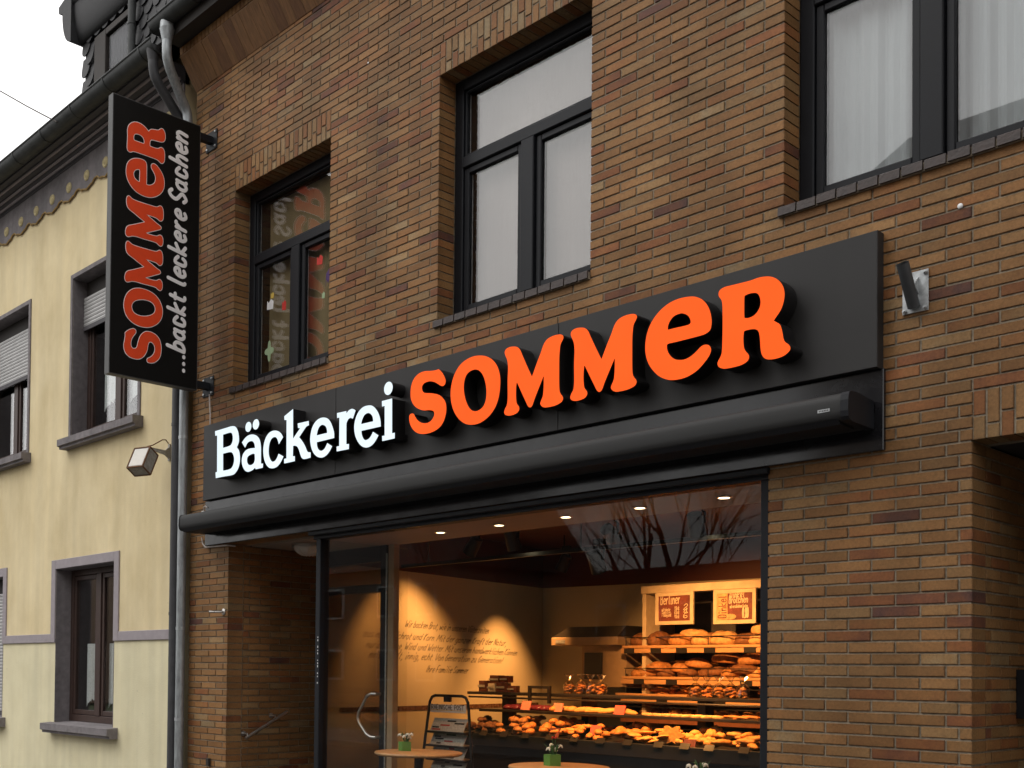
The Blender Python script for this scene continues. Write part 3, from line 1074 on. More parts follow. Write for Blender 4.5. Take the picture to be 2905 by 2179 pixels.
clover = [(.055 * (1 + .35 * math.cos(4 * t)) * math.cos(t), .075 * (1 + .35 * math.cos(4 * t)) * math.sin(t)) for t in [i * math.pi / 16 for i in range(32)]]
mGREEN = mat("sticker_green", (.32, .42, .25), .7)
mRED = mat("sticker_red", (.5, .03, .02), .7)
mYEL = mat("sticker_yellow", (.6, .42, .08), .7)
mPUR = mat("sticker_purple", (.07, .03, .13), .7)
blob(-6.24, 4.62, clover, .2115, mGREEN, 'clover_sticker', 'pale green clover sticker low on the small pane beside the hanging sign')
tri = [(-.045, -.04), (.05, -.05), (.06, .02), (.02, .05), (-.02, .02), (-.04, .045)]
blob(-6.24, 5.06, tri, .2115, CAPW, 'bird_sticker', 'white bird sticker on the small pane beside the hanging sign')
blob(-6.205, 5.14, [(x * .5, z * .6) for x, z in tri], .2115, mYEL, 'chick_sticker', 'little yellow sticker above the white bird sticker')
blob(-6.02, 5.0, [(x * .6, z) for x, z in tri], .2115, mRED, 'heart_sticker', 'red sticker in the middle of the small pane')
blob(-5.90, 4.68, [(x * .5, z * .8) for x, z in tri], .2115, mYEL, 'flower_sticker', 'yellow sticker near the mullion above the clover sticker')
blob(-5.36, 5.1, [(-.05, -.08), (-.035, -.02), (-.015, -.06), (.01, -.02), (.035, -.07), (.045, .03), (0, .07), (-.04, .03)], .2115, mPUR, 'ghost_sticker', 'dark purple pointed sticker on the sash nearer the street corner')
blob(-5.44, 4.95, [(x * .4, z * .6) for x, z in tri], .2115, mGREEN, 'leaf_sticker', 'tiny pale green sticker under the purple one')
blob(-5.50, 5.28, [(x * .8, z * .9) for x, z in tri], .2115, mRED, 'ladybird_sticker', 'red sticker high on the sash above the purple one')

# ---------------------------------------------------------------- fascia sign
fas = thing('fascia_sign', 'long dark fascia sign with glowing white and orange raised letters', 'shop sign', (-3.67, -.03, 3.25))
for a, b in ((-6.905, -4.9), (-4.9, -2.56), (-2.56, -.437)):
    m = MB(); m.bbox(a + .0012, b - .0012, -.075, -.002, 3.245, 3.972, .003)
    obj('panel', m, [PANEL], fas)
m = MB(); m.bbox(-6.93, -.425, -.03, -.003, 2.812, 3.2449, .004); obj('backing_panel', m, BACKING, fas)
MF = wall_mtx((0, -.075, 0), (1, 0, 0), (0, -1, 0))
for key in ('B', 'a', 'd1', 'd2', 'c', 'k', 'e1', 'r', 'e2', 'i', 'id'):
    me = fill_mesh('letter', [sample(c) for c in LETTERS[key]], .135, (WHITE_LIT, BLACKP), MF)
    link('dot' if key in ('d1', 'd2', 'id') else 'letter', me, fas)
for key, dx in (('S', 0), ('O', 0), ('M', 0), ('M', .5685), ('e', 0), ('R', 0)):
    me = fill_mesh('letter', [[p + Vector((dx, 0)) for p in sample(c)] for c in LETTERS[key]], .135, (ORANGE_LIT, BLACKP), MF)
    link('letter', me, fas)

# ---------------------------------------------------------------- awning cassette
aw = thing('awning_cassette', 'closed dark grey awning cassette running under the fascia sign', 'awning', (-3.7, -.03, 2.93))
prof = [(-.035, 3.072), (-.20, 3.087), (-.285, 3.086), (-.306, 3.080), (-.317, 3.066), (-.322, 3.04), (-.323, 2.985), (-.318, 2.958), (-.303, 2.942), (-.28, 2.936), (-.035, 2.93)]
m = MB(); m.xprism(prof, -6.92, -.515); obj('body', m, CASSETTE, aw, True)
cap = [(-.034, 3.075), (-.20, 3.090), (-.286, 3.089), (-.309, 3.083), (-.321, 3.068), (-.326, 3.04), (-.327, 2.984), (-.322, 2.955), (-.306, 2.938), (-.28, 2.932), (-.034, 2.926)]
for a, b in ((-6.935, -6.921), (-.514, -.472)):
    m = MB(); m.xprism(cap, a, b); obj('end_cap', m, FRAME, aw)
m = MB(); m.xprism([(-.3226, 2.992), (-.3250, 2.992), (-.3250, 3.008), (-.3226, 3.008)], -.635, -.57); obj('maker_plate', m, GALV, aw)
m = MB()
for i in range(6):
    m.xprism([(-.3251, 2.996), (-.3258, 2.996), (-.3258, 3.004), (-.3251, 3.004)], -.628 + i * .009, -.623 + i * .009)
tag(obj('maker_lettering', m, INK, aw), kind='stuff')
m = MB(); m.xprism([(-.3, 2.934), (-.312, 2.948), (-.29, 2.922), (-.14, 2.918), (-.14, 2.928)], -6.9, -.53); obj('front_rail', m, FRAME, aw)

# ---------------------------------------------------------------- projecting sign
ps = thing('projecting_sign', 'tall black sign board hanging out from the wall with upright orange letters', 'shop sign', (-6.95, -.6, 4.3))
m = MB(); m.box(-6.985, -6.903, -1.108, -.16, 4.305, 6.885); obj('case', m, SIGNEDGE, ps)
for xs, sgn in ((-6.9, 1), (-6.988, -1)):
    m = MB()
    if sgn > 0:
        m.box(-6.9028, -6.9, -1.1, -.168, 4.313, 6.877)
    else:
        m.box(-6.988, -6.9852, -1.1, -.168, 4.313, 6.877)
    obj('face', m, SIGNBLK, ps)
    # baseline runs upward; letters' tops point away from the wall on the visible side
    u = (0, 0, 1) if sgn > 0 else (0, 0, -1)
    MS = wall_mtx((xs, -.565, 4.475 if sgn > 0 else 6.715), u, (sgn, 0, 0))
    if sgn < 0:
        continue                                        # the far side is never seen
    k1, k2 = .742, .835
    for key, dx in (('S', 0), ('O', 0), ('M', 0), ('M', .5685), ('e', 0), ('R', 0)):
        cs = [[Vector(((p.x + dx + 3.867) * k1, (p.y - 3.375) * k2)) for p in sample(c)] for c in LETTERS[key]]
        link('letter_outline', fill_mesh('letter_outline', cs, .0012, (WHITE_P,), MS, .0055), ps)
        link('letter', fill_mesh('letter', cs, .0024, (ORANGE_P,), MS), ps)
    MT = wall_mtx((xs, -.315, 4.435), (0, 0, 1), (1, 0, 0))
    stroke_text('slogan_lettering', '...backt leckere Sachen', MT, .106, .92, .0180, WHITE_P, ps, shear=.2, thin=.09, space=.32, fit=2.33, split='slogan_letter')
for z in (6.80, 4.375):
    m = MB(); m.box(-6.972, -6.912, -.159, -.013, z - .032, z + .032); a = obj('arm', m, FRAME, ps)
    m = MB(); m.bbox(-7.035, -6.845, -.012, -.0035, z - .095, z + .095, .003); obj('wall_plate', m, FRAME, ps)
    for dx in (-.07, .07):
        for dz in (-.07, .07):
            m = MB(); m.lathe([(.012, 0), (.012, -.01), (.008, -.012)], (-6.94 + dx, -.012, z + dz), 6, 'y'); obj('bolt', m, GALV, ps)
m = MB(); m.tube([(-6.9, -.02, 4.29), (-6.895, -.018, 4.2), (-6.885, -.016, 4.1), (-6.888, -.014, 3.975)], .007, 6)
tag(obj('sign_cable', m, CABLEW, None, True), 'short pale cable dropping from the hanging sign to the fascia', 'cable')

# ---------------------------------------------------------------- flag holder, white caps, hook, vent
fh = thing('flag_holder', 'galvanised flagpole bracket bolted to the brick wall beside the fascia sign', 'flag holder', (-.27, -.01, 3.5))
m = MB(); m.bbox(-.338, -.208, -.0085, -.0035, 3.508, 3.722, .001); obj('plate', m, GALV, fh)
m = MB()
p0, p1 = Vector((-.275, -.02, 3.535)), Vector((-.275, -.155, 3.73))
m.tube([p0, p1], .030, 20, False)
m.tube([p0 + (p1 - p0) * .02, p1], .0265, 20, False)
obj('socket_tube', m, DARKTUBE, fh, True)
m = MB(); m.xprism([(-.009, 3.60), (-.009, 3.69), (-.06, 3.64)], -.262, -.256); obj('gusset', m, GALV, fh)
for x, z in ((-.325, 3.522), (-.222, 3.522), (-.222, 3.705)):
    m = MB(); m.lathe([(.011, 0), (.011, -.012), (.006, -.013), (.006, -.022)], (x, -.0085, z), 6, 'y'); obj('bolt', m, GALV, fh)
m = MB(); m.lathe([(.013, .0), (.013, -.006), (.009, -.009)], (-.056, -.001, 3.999), 16, 'y')
tag(obj('screw_cover', m, CAPW, None, True), 'small white plastic cap on the bricks under the large window', 'cap')
m = MB(); m.lathe([(.008, 0), (.008, -.004)], (-4.62, -.002, 6.62), 10, 'y')
tag(obj('wall_plug', m, CAPW), 'tiny white plug high on the bricks between the windows', 'plug')
hk = thing('door_hook', 'steel door stop hook on the narrow brick pier', 'hook', (-6.63, -.03, 2.16))
m = MB(); m.lathe([(.03, 0), (.03, -.008), (.022, -.012)], (-6.62, -.003, 2.162), 18, 'y'); obj('rose', m, STEEL, hk, True)
m = MB(); m.tube([(-6.62, -.01, 2.162), (-6.63, -.05, 2.16), (-6.66, -.09, 2.158), (-6.70, -.115, 2.16)], .011, 10); obj('arm', m, STEEL, hk, True)
m = MB(); m.bbox(-6.86, -6.815, -.03, -.003, .685, .755, .004)
tag(obj('outdoor_socket', m, DARKBOX), 'small dark box low on the narrow brick pier', 'socket')
m = MB(); m.bbox(-6.985, -6.945, -.04, -.003, 3.12, 3.155, .003)
tag(obj('junction_box', m, CAPW), 'small white junction box at the end of the awning cassette', 'junction box')
m = MB(); m.tube([(-6.965, -.02, 3.155), (-6.96, -.03, 3.19), (-6.92, -.035, 3.2), (-6.88, -.034, 3.18)], .006, 6)
tag(obj('box_cable', m, CABLEW, None, True), 'thin cable looping above the white junction box', 'cable')
m = MB(); m.tube([(-7.0, -.02, 2.90), (-6.98, -.02, 2.84), (-6.93, -.02, 2.80), (-6.75, -.02, 2.795), (-6.56, -.02, 2.79), (-6.52, .05, 2.785)], .007, 6)
tag(obj('pier_cable', m, CABLEW, None, True), 'thin grey cable crossing the pier under the awning end', 'cable')

# ---------------------------------------------------------------- two downpipes on the party line
d1 = thing('downpipe', 'light zinc downpipe with a swan neck at the corner of the brick house', 'downpipe', (-7.25, -.09, 0))
m = MB(); m.tube([(-7.12, -.42, 7.90), (-7.12, -.42, 7.83)], .07, 14); m.tube([(-7.12, -.42, 7.83), (-7.12, -.42, 7.72)], [.075, .05], 14); obj('outlet', m, ZINC, d1, True)
neck = [(-7.12, -.42, 7.73), (-7.12, -.42, 7.62), (-7.135, -.40, 7.54), (-7.17, -.33, 7.44), (-7.23, -.18, 7.28), (-7.255, -.11, 7.2), (-7.262, -.085, 7.12), (-7.262, -.082, 7.0)]
m = MB(); m.tube(smooth_path(neck), .048, 14); obj('swan_neck', m, ZINC, d1, True)
m = MB(); m.tube([(-7.262, -.082, 7.02), (-7.262, -.082, .0)], .045, 14); p = obj('pipe', m, ZINC, d1, True)
for z in (6.0, 3.9, 2.0, 1.1):
    m = MB(); m.tube([(-7.262, -.082, z), (-7.262, -.082, z + .03)], .049, 14); obj('clip', m, GALV, d1, True)
d2 = thing('downpipe', 'dark grey painted downpipe of the cream house against the zinc one', 'downpipe', (-7.38, -.08, 0))
m = MB(); m.tube([(-7.38, -.42, 7.76), (-7.38, -.42, 7.62)], [.075, .05], 14); obj('outlet', m, PIPE_GREY, d2, True)
m = MB(); m.tube(smooth_path([(-7.38, -.42, 7.64), (-7.38, -.415, 7.55), (-7.38, -.37, 7.44), (-7.385, -.2, 7.26), (-7.388, -.1, 7.15), (-7.388, -.075, 7.0)]), .05, 14); obj('swan_neck', m, PIPE_GREY, d2, True)
m = MB(); m.tube([(-7.388, -.075, 7.03), (-7.388, -.075, .0)], .058, 14); obj('pipe', m, PIPE_GREY, d2, True)
for z in (6.2, 4.05, 2.15):
    m = MB(); m.tube([(-7.388, -.075, z), (-7.388, -.075, z + .03)], .062, 14); obj('clip', m, PIPE_GREY, d2, True)


# ================================================================ cream house next door
ch = thing('cream_house', 'cream rendered house with grey window surrounds and scalloped frieze', 'building', (-11, 0, 0))
YX0, YX1 = -16.5, -7.452
UPW = [(-9.87, -8.31), (-12.66, -11.08), (-15.4, -13.85)]
GFW = [(-10.2, -8.765), (-13.15, -11.725), (-15.9, -14.5)]
yh = [(a, b, 4.30, 6.205) for a, b in UPW] + [(a, b, .955, 2.79) for a, b in GFW]
m = MB()
for a, b, c, d in cells(YX0, YX1, 1.96, 7.9, yh):
    m.box(a, b, 0, .3, c, d)
obj('upper_wall', m, CREAM, ch)
m = MB()
for a, b, c, d in cells(YX0, YX1, -.1, 1.96, yh):
    m.box(a, b, .004, .3, c, d)
obj('lower_wall', m, CREAM_L, ch)
m = MB()
m.box(YX0, YX1 - .02, .31, .42, -.1, 7.9)
m2 = MB(); m2.box(YX0, YX0 + .2, .42, 8, 0, 8); m2.box(YX0 + .2, YX1 - .02, 7.8, 8, 0, 8); m2.box(YX1 - .15, YX1 - .02, .42, 7.8, 0, 8); m2.box(YX0 + .2, YX1 - .16, .43, 7.79, 7.7, 7.85)
obj('inner_walls', m2, DARKROOM, ch)
# lilac band with the ground floor surrounds standing on it
ys = -.016


def surround(a, b, z0, z1, w_, mt, y=ys, yin=0.0):
    m = MB()
    m.bbox(a - w_, a, y, yin, z0, z1 + w_, .004)
    m.bbox(b, b + w_, y, yin, z0, z1 + w_, .004)
    m.bbox(a, b, y, yin, z1, z1 + w_, .004)
    return m


edges = [YX1] + [e for a, b in GFW for e in (b + .11, a - .11)] + [YX0]
for i in range(0, len(edges) - 1, 2):
    m = MB(); m.bbox(edges[i + 1], edges[i], ys, .0, 1.912, 2.016, .004); obj('band', m, LILAC, ch)


def sill(a, b, z, parent, mt):
    m = MB(); m.xprism([(-.13, z - .015), (-.13, z - .09), (-.10, z - .10), (-.10, z - .125), (.0, z - .125), (.2, z - .05), (.2, z + .01)], a - .11, b + .11)
    obj('sill', m, mt, parent)


def cream_window(a, b, z0, z1, ground, shut, lace, idx):
    """frame and casements set back in the reveal; shut: height of the lowered shutter"""
    m = surround(a, b, z0, z1, .11 if ground else .055, None)
    if ground:                                         # the surround stops at the band
        m = MB()
        m.bbox(a - .11, a, ys, .0, 1.912, z1 + .11, .004)
        m.bbox(b, b + .11, ys, .0, 1.912, z1 + .11, .004)
        m.bbox(a, b, ys, .0, z1, z1 + .11, .004)
    win = obj('window', m, LILAC if ground else GREYTRIM, ch)
    m = MB()                                           # painted reveal lining
    m.box(a - .002, a + .006, .001, .29, z0, z1)
    m.box(b - .006, b + .002, .001, .29, z0, z1)
    m.box(a + .006, b - .006, .001, .29, z1 - .006, z1 + .002)
    obj('reveal', m, GREYTRIM, win)
    sill(a, b, z0, win, GREYTRIM)
    y0, y1 = .19, .25
    top = z1 - .006
    if not ground or shut:
        m = MB(); m.bbox(a + .007, b - .007, .17, .26, z1 - .2, z1 - .007, .004); obj('shutter_box', m, DARKBOX, win)
        top = z1 - .2
    fr = MB()
    a2, b2 = a + .007, b - .007
    fr.bbox(a2, a2 + .07, y0, y1, z0 + .01, top, .005)
    fr.bbox(b2 - .07, b2, y0, y1, z0 + .01, top, .005)
    fr.bbox(a2 + .07, b2 - .07, y0, y1, z0 + .01, z0 + .09, .005)
    fr.bbox(a2 + .07, b2 - .07, y0, y1, top - .07, top, .005)
    xm = (a + b) / 2
    fr.bbox(xm - .055, xm + .055, y0 - .006, y1, z0 + .09, top - .07, .005)
    obj('frame', fr, BROWNF, win)
    for p, q in ((a2 + .07, xm - .055), (xm + .055, b2 - .07)):
        m = MB()
        m.bbox(p + .003, p + .05, y0 + .012, y1, z0 + .095, top - .075, .004)
        m.bbox(q - .05, q - .003, y0 + .012, y1, z0 + .095, top - .075, .004)
        m.bbox(p + .05, q - .05, y0 + .0125, y1, z0 + .095, z0 + .15, .004)
        m.bbox(p + .05, q - .05, y0 + .0125, y1, top - .125, top - .075, .004)
        obj('casement', m, BROWNF, win)
        m = MB(); m.box(p + .05, q - .05, .222, .232, z0 + .15, top - .125); obj('pane', m, GLASS, win)
    if lace:
        for p, q in ((a2 + .28, xm - .1), (xm + .11, b2 - .1)):
            n = 14
            vs = []
            for j in range(n + 1):
                x = p + (q - p) * j / n
                y = .275 + .01 * math.sin(j * 1.9)
                zb = lace[0] + .05 * abs(math.sin(j * 1.3)) + .12 * j / n
                vs += [(x, y, zb), (x, y, lace[1])]
            m = MB()
            m.add(vs, [(2 * j, 2 * j + 2, 2 * j + 3, 2 * j + 1) for j in range(n)])
            m.add([(x, y + .003, z) for x, y, z in vs], [(2 * j + 1, 2 * j + 3, 2 * j + 2, 2 * j) for j in range(n)])
            obj('lace_curtain', m, LACE, win, True)
    if shut:
        z = z1 - .2
        j = 0
        while z > shut:
            m = MB(); m.xprism([(.128, z - .02), (.133, z - .038), (.14, z - .041), (.14, z), (.133, z - .003)], a + .012, b - .012)
            obj('slat', m, SHUTTER, win)
            z -= .0435
        m = MB(); m.box(a + .012, b - .012, .124, .145, z - .05, z - .001); obj('end_slat', m, DARKTRIM, win)
    return win


for i, (a, b) in enumerate(UPW):
    cream_window(a, b, 4.31, 6.205, False, (5.70, 5.42, 5.6)[i], (4.62, 5.3) if i == 0 else None, i)
for i, (a, b) in enumerate(GFW):
    cream_window(a, b, .965, 2.79, True, (None, 1.05, 1.6)[i], (1.15, 1.9) if i == 0 else None, i)

# frieze with scallops and medallions
step, xd = .449, -9.098
poly = [(YX1, 7.6)]
x = YX1
trim = []
while x > YX0:
    ph = ((x - xd) / step) % 1.0
    dd = min(ph, 1 - ph) * 2                          # 0 under a medallion, 1 between two
    z = 7.165 + .062 * dd ** .8 + (.016 * math.sin(dd * 9) if dd > .55 else 0)
    poly.append((x, z))
    trim.append((x, -.02, z))
    x -= .0225
poly.append((YX0, 7.6))
m = MB(); m.yprism(poly, -.018, -.001); fz = obj('frieze', m, GREYTRIM, ch)
m = MB(); m.tube(trim, .0105, 6); obj('scallop_trim', m, GOLD, fz, True)
x = xd + step * 3
while x > YX0:
    if x < YX1 - .1:
        m = MB(); m.lathe([(.062, 0), (.062, -.006), (.05, -.016), (.044, -.01), (.03, -.008), (.018, -.02), (.004, -.022)], (x, -.018, 7.332), 20, 'y'); obj('medallion', m, MEDAL, fz, True)
    x -= step
prof = [(.05, 7.58), (-.03, 7.58), (-.03, 7.605), (-.055, 7.612), (-.06, 7.65), (-.085, 7.66), (-.10, 7.70), (-.115, 7.705), (-.12, 7.735), (-.15, 7.742), (-.19, 7.77),
        (-.23, 7.775), (-.235, 7.80), (-.30, 7.81), (-.31, 7.86), (.05, 7.87)]
prof = [(y, 7.57 + (z - 7.57) * .62) for y, z in prof]
m = MB(); m.xprism(prof, YX0, YX1); obj('cornice', m, DARKTRIM, ch)
for y, z in ((-.058, 7.612), (-.118, 7.655), (-.212, 7.688)):  # convex mouldings, their lit look put into a paler colour
    m = MB(); m.tube([(YX0, y - .004, z), (YX1, y - .004, z)], .016, 8); obj('cornice_bead', m, LILAC, ch, True)
gutter(ch, YX0, -7.3, -.40, 7.79, .105, ZINC_D)
m = MB(); m.xprism([(-.39, 7.79), (-.36, 7.76), (5.2, 13.3), (5.2, 13.5)], YX0, YX1 + .1); obj('roof', m, SLATE, ch)
# slate-hung dormer above the gutter
DX0, DX1, DZ0, DZ1, DY = -10.32, -7.46, 7.9, 9.62, .3
dm = MB(); dm.box(DX0, DX1, DY + .03, 3.5, DZ0, DZ1)
dorm = obj('dormer', dm, SLATE, ch)
wx0, wx1, wz0, wz1 = -9.98, -9.02, 8.25, 9.24
# fish-scale slates, row over row
row = 0
z = DZ0
while z < DZ1:
    x = DX0 + (.1 if row % 2 else 0)
    while x < DX1 - .02:
        if not (wx0 - .16 < x < wx1 - .03 and z < wz1 + .02):
            pts = [(.0, .0)] + [(.1 + .1 * math.cos(t), -.02 - .11 * math.sin(t)) for t in [math.pi - math.pi * q / 8 for q in range(9)]] + [(.2, .0), (.2, .13), (0, .13)]
            pts = [(x + .002 + p * .98, z + q) for p, q in pts]
            m = MB()
            n_ = len(pts)
            tilt = random.uniform(-.004, .004)
            f = lambda p, q, a: (p, DY + a - .03 * (z + .13 - q) / .24 + tilt, q)
            m.prism(pts, f, .0, .012)
            obj('slate', m, SLATE, dorm)
        x += .2
    z += .135
    row += 1
m = MB()
m.bbox(wx0, wx0 + .28, DY - .03, DY + .1, wz0, wz1, .006)
m.bbox(wx1 - .05, wx1, DY - .03, DY + .1, wz0, wz1, .006)
m.bbox(wx0 + .28, wx1 - .05, DY - .03, DY + .1, wz1 - .08, wz1, .006)
dw = obj('dormer_window', m, DARKBOX, dorm)
m = MB(); m.box(wx0 + .28, wx1 - .05, DY + .0, DY + .012, wz0, wz1 - .08); obj('pane', m, glass('dormer_glass', .0, 6), dw)
m = MB()
n = 40
vs = []
for j in range(n + 1):
    x = wx0 + .29 + (wx1 - .06 - wx0 - .29) * j / n
    vs += [(x, DY + .022 + .006 * math.sin(j * 1.4), wz0), (x, DY + .022 + .006 * math.sin(j * 1.4), wz1 - .09)]
m.add(vs, [(2 * j, 2 * j + 2, 2 * j + 3, 2 * j + 1) for j in range(n)])
obj('net_curtain', m, mat("grey_net", (.03, .033, .042), .9, var=.2, scale=3, stretch=(12, 1, .3)), dw, True)
m = MB(); m.xprism([(DY - .02, 9.3)] + [(DY - .02 - .12 * math.sin(t), 9.3 + .46 * (1 - math.cos(t))) for t in [q * math.pi / 16 for q in range(1, 9)]] + [(DY - .18, 9.8), (DY - .18, 9.86), (3.5, 9.95), (3.5, 9.3)], DX0 - .0, DX1); obj('dormer_eave', m, SLATE, dorm, True)
m = MB(); m.yprism([(DX0 + .001, 9.3)] + [(DX0 + .001 - .24 * math.sin(t), 9.3 + .44 * (1 - math.cos(t))) for t in [q * math.pi / 16 for q in range(1, 9)]] + [(DX0 - .34, 9.78), (DX0 - .34, 9.86), (DX0 + .001, 9.94)], DY - .176, 3.4); obj('dormer_eave_side', m, SLATE, dorm, True)
m = MB(); m.tube([(-8.96, DY - .09, 7.7), (-8.96, DY - .09, 9.5)], .045, 12); dpp = obj('dormer_downpipe', m, ZINC_D, ch, True)
m = MB(); m.tube([(-8.96, DY - .09, 8.93), (-8.96, DY - .09, 8.96)], .05, 12); obj('clip', m, ZINC_D, dpp, True)

# flood lamp on an arm
lp = thing('flood_lamp', 'old rusty box-shaped flood lamp on a bent arm on the cream wall', 'lamp', (-7.65, 0, 3.8))
m = MB(); m.yprism([(-7.665, 3.745), (-7.63, 3.745), (-7.63, 3.915), (-7.665, 3.915)], -.015, -.002)
m.xprism([(-.002, 3.90), (-.002, 3.76), (-.06, 3.80), (-.28, 3.838), (-.28, 3.855), (-.06, 3.845)], -7.66, -7.636); obj('bracket', m, RUSTY, lp)
m = MB(); m.tube([(-7.645, -.02, 3.92), (-7.65, -.05, 3.955), (-7.65, -.09, 3.95), (-7.65, -.2, 3.88), (-7.65, -.27, 3.855)], .006, 6); obj('cable', m, RUST, lp, True)
Bm = Matrix.Translation((-7.66, -.31, 3.70)) @ Matrix.Rotation(math.radians(20), 4, 'Z') @ Matrix.Rotation(math.radians(-28), 4, 'X')


def tbox(x0, x1, y0, y1, z0, z1, nm, mt, M_=Bm):
    b = MB().box(x0, x1, y0, y1, z0, z1)
    b.v = [tuple(M_ @ Vector(v)) for v in b.v]
    return obj(nm, b, mt, lp)


tbox(-.1, .1, -.07, .07, -.12, .12, 'housing', RUSTY)
tbox(-.086, .086, -.073, -.0702, -.105, .105, 'lens', DOMEG)
for a in (-.1, .1):
    for c in (-.12, .12):
        tbox(a - .006, a + .006, -.074, .074, c - .006, c + .006, 'rim', RUST)
    for c in (-.07, .07):
        tbox(a - .006, a + .006, c - .006, c + .006, -.114, .114, 'rim', RUST)
for c in (-.12, .12):
    for e in (-.07, .07):
        tbox(-.094, .094, e - .006, e + .006, c - .006, c + .006, 'rim', RUST)
# wire overhead
m = MB(); m.tube([(-9.34, -.5, 7.72), (-10.14, -.5, 8.205), (-10.935, -.5, 8.701), (-14, -.5, 10.66)], .008, 6)
tag(obj('overhead_wire', m, INK, None, True), 'thin wire crossing the sky above the cream house gutter', 'wire')

# ================================================================ shop front
sf = thing('shop_front', 'wide dark framed shop window with a set-back glass door', 'shop front', (-3.4, .06, 0))
m = MB()
m.bbox(-5.3, -1.094, .02, .12, 2.742, 2.812, .005)
m.bbox(-1.148, -1.094, .021, .12, .1, 2.742, .005)
m.bbox(-5.26, -5.197, .021, .12, .1, 2.742, .005)
m.bbox(-5.197, -1.148, .021, .12, .1, .5, .005)
fr = obj('frame', m, FRAME, sf)
m = MB(); m.bbox(-5.31, -1.08, -.03, .019, 2.772, 2.806, .004); obj('drip_rail', m, FRAME, sf)
m = MB(); m.box(-5.197, -1.148, .066, .078, .5, 2.742); obj('pane', m, SHOPGLASS, sf)
m = MB()
for i in range(15):
    if i not in (1, 4, 8, 12):
        m.box(-5.222, -5.214, .0185, .0207, 1.50 + i * .028, 1.50 + i * .028 + random.uniform(.008, .02))
tag(obj('frame_sticker', m, CAPW, sf), kind='stuff')
# side glazing from the post back to the door jamb
m = MB(); m.box(-5.235, -5.225, .12, 1.08, .2, 2.74); obj('side_pane', m, SHOPGLASS, sf)
m = MB(); m.bbox(-5.475, -5.395, 1.06, 1.13, .2, 2.8, .005); obj('jamb', m, EARTHEN, sf)
m = MB(); m.box(-5.488, -5.476, 1.045, 1.059, .2, 2.72); obj('edge_strip', m, GALV, sf)
# door
dm = MB()
dm.bbox(-6.55, -6.455, 1.06, 1.13, .2, 2.8, .005)
dm.bbox(-5.58, -5.494, 1.06, 1.13, .2, 2.8, .005)
dm.bbox(-6.455, -5.58, 1.06, 1.13, 2.65, 2.8, .005)
dm.bbox(-6.455, -5.58, 1.06, 1.13, 2.36, 2.44, .005)
door = obj('door', dm, FRAME, sf)
m = MB(); m.box(-6.455, -5.58, 1.09, 1.1, 2.44, 2.65); obj('transom_pane', m, DOORGLASS, door)
m = MB(); m.box(-6.455, -5.58, 1.09, 1.1, .3, 2.36); obj('pane', m, DOORGLASS, door)
m = MB(); m.bbox(-6.455, -5.58, 1.055, 1.13, .2, .3, .004); obj('kick_rail', m, FRAME, door)
m = MB(); m.tube([(-5.55, 1.05, 1.40), (-5.555, .99, 1.40), (-5.60, .975, 1.40), (-5.66, .975, 1.375), (-5.775, .975, 1.22), (-5.785, .975, 1.17), (-5.76, .975, 1.12), (-5.66, .975, 1.02), (-5.60, .975, .995), (-5.555, .99, .993), (-5.55, 1.05, .993)], .014, 10)
obj('handle', m, STEEL, door, True)
# handrail on the entrance wall
hr = thing('handrail', 'short sloping steel handrail on the brick side wall of the entrance', 'handrail', (-6.48, .4, .9))
m = MB(); m.tube([(-6.475, .165, .96), (-6.475, .66, 1.208)], .015, 12); obj('rail', m, STEEL, hr, True)
for t in (.06, .72):
    y, z = .165 + .495 * t, .96 + .248 * t
    m = MB(); m.tube([(-6.556, y, z + .03), (-6.49, y, z + .03), (-6.475, y, z)], .008, 8); obj('bracket', m, STEEL, hr, True)
    m = MB(); m.tube([(-6.557, y, z + .03), (-6.549, y, z + .03)], .026, 14); obj('rose', m, STEEL, hr, True)
dl = thing('ceiling_dome_lamp', 'unlit ribbed glass dome lamp on the entrance ceiling', 'lamp', (-6.0, .53, 2.79))
m = MB(); m.lathe([(.16, 0), (.16, -.02), (.15, -.022)], (-6.0, .53, 2.7955), 28); obj('base', m, STEEL, dl, True)
m = MB()
prof = [(.145 * math.cos(t), -.02 - .085 * math.sin(t)) for t in [i * math.pi / 20 for i in range(10)]]
m.lathe(prof, (-6.0, .53, 2.7955), 28); obj('dome', m, DOMEG, dl, True)
for i in range(10):
    t = i * math.pi / 5
    m = MB(); m.tube([(-6.0 + r * math.cos(t + h * 2), .53 + r * math.sin(t + h * 2), 2.7955 + h - .002) for r, h in prof[:9]], .004, 5); obj('rib', m, DOMEG, dl, True)

# alcove to the right: dark doorway with a letter box on its side wall
m = MB(); m.box(-.0, 1.35, .264, 1.75, 2.806, 2.9); obj('alcove_ceiling', m, DARKBOX, brick_house)
m = MB(); m.bbox(.0, 1.35, 1.76, 1.85, -.05, 2.8, .01); obj('alcove_door', m, DARKBOX, brick_house)
m = MB(); m.box(1.357, 1.6, .262, 1.8, -.05, 2.8); obj('alcove_wall', m, MORTAR, brick_house)
lb = thing('letter_box', 'black wall box on the dark side wall of the alcove', 'letter box', (.03, .7, 1.4))
m = MB(); m.box(.002, .05, .585, .95, 1.40, 1.66); obj('case', m, COUNTER, lb)
m = MB(); m.box(.0502, .053, .66, .85, 1.45, 1.50); obj('name_plate', m, GALV, lb)

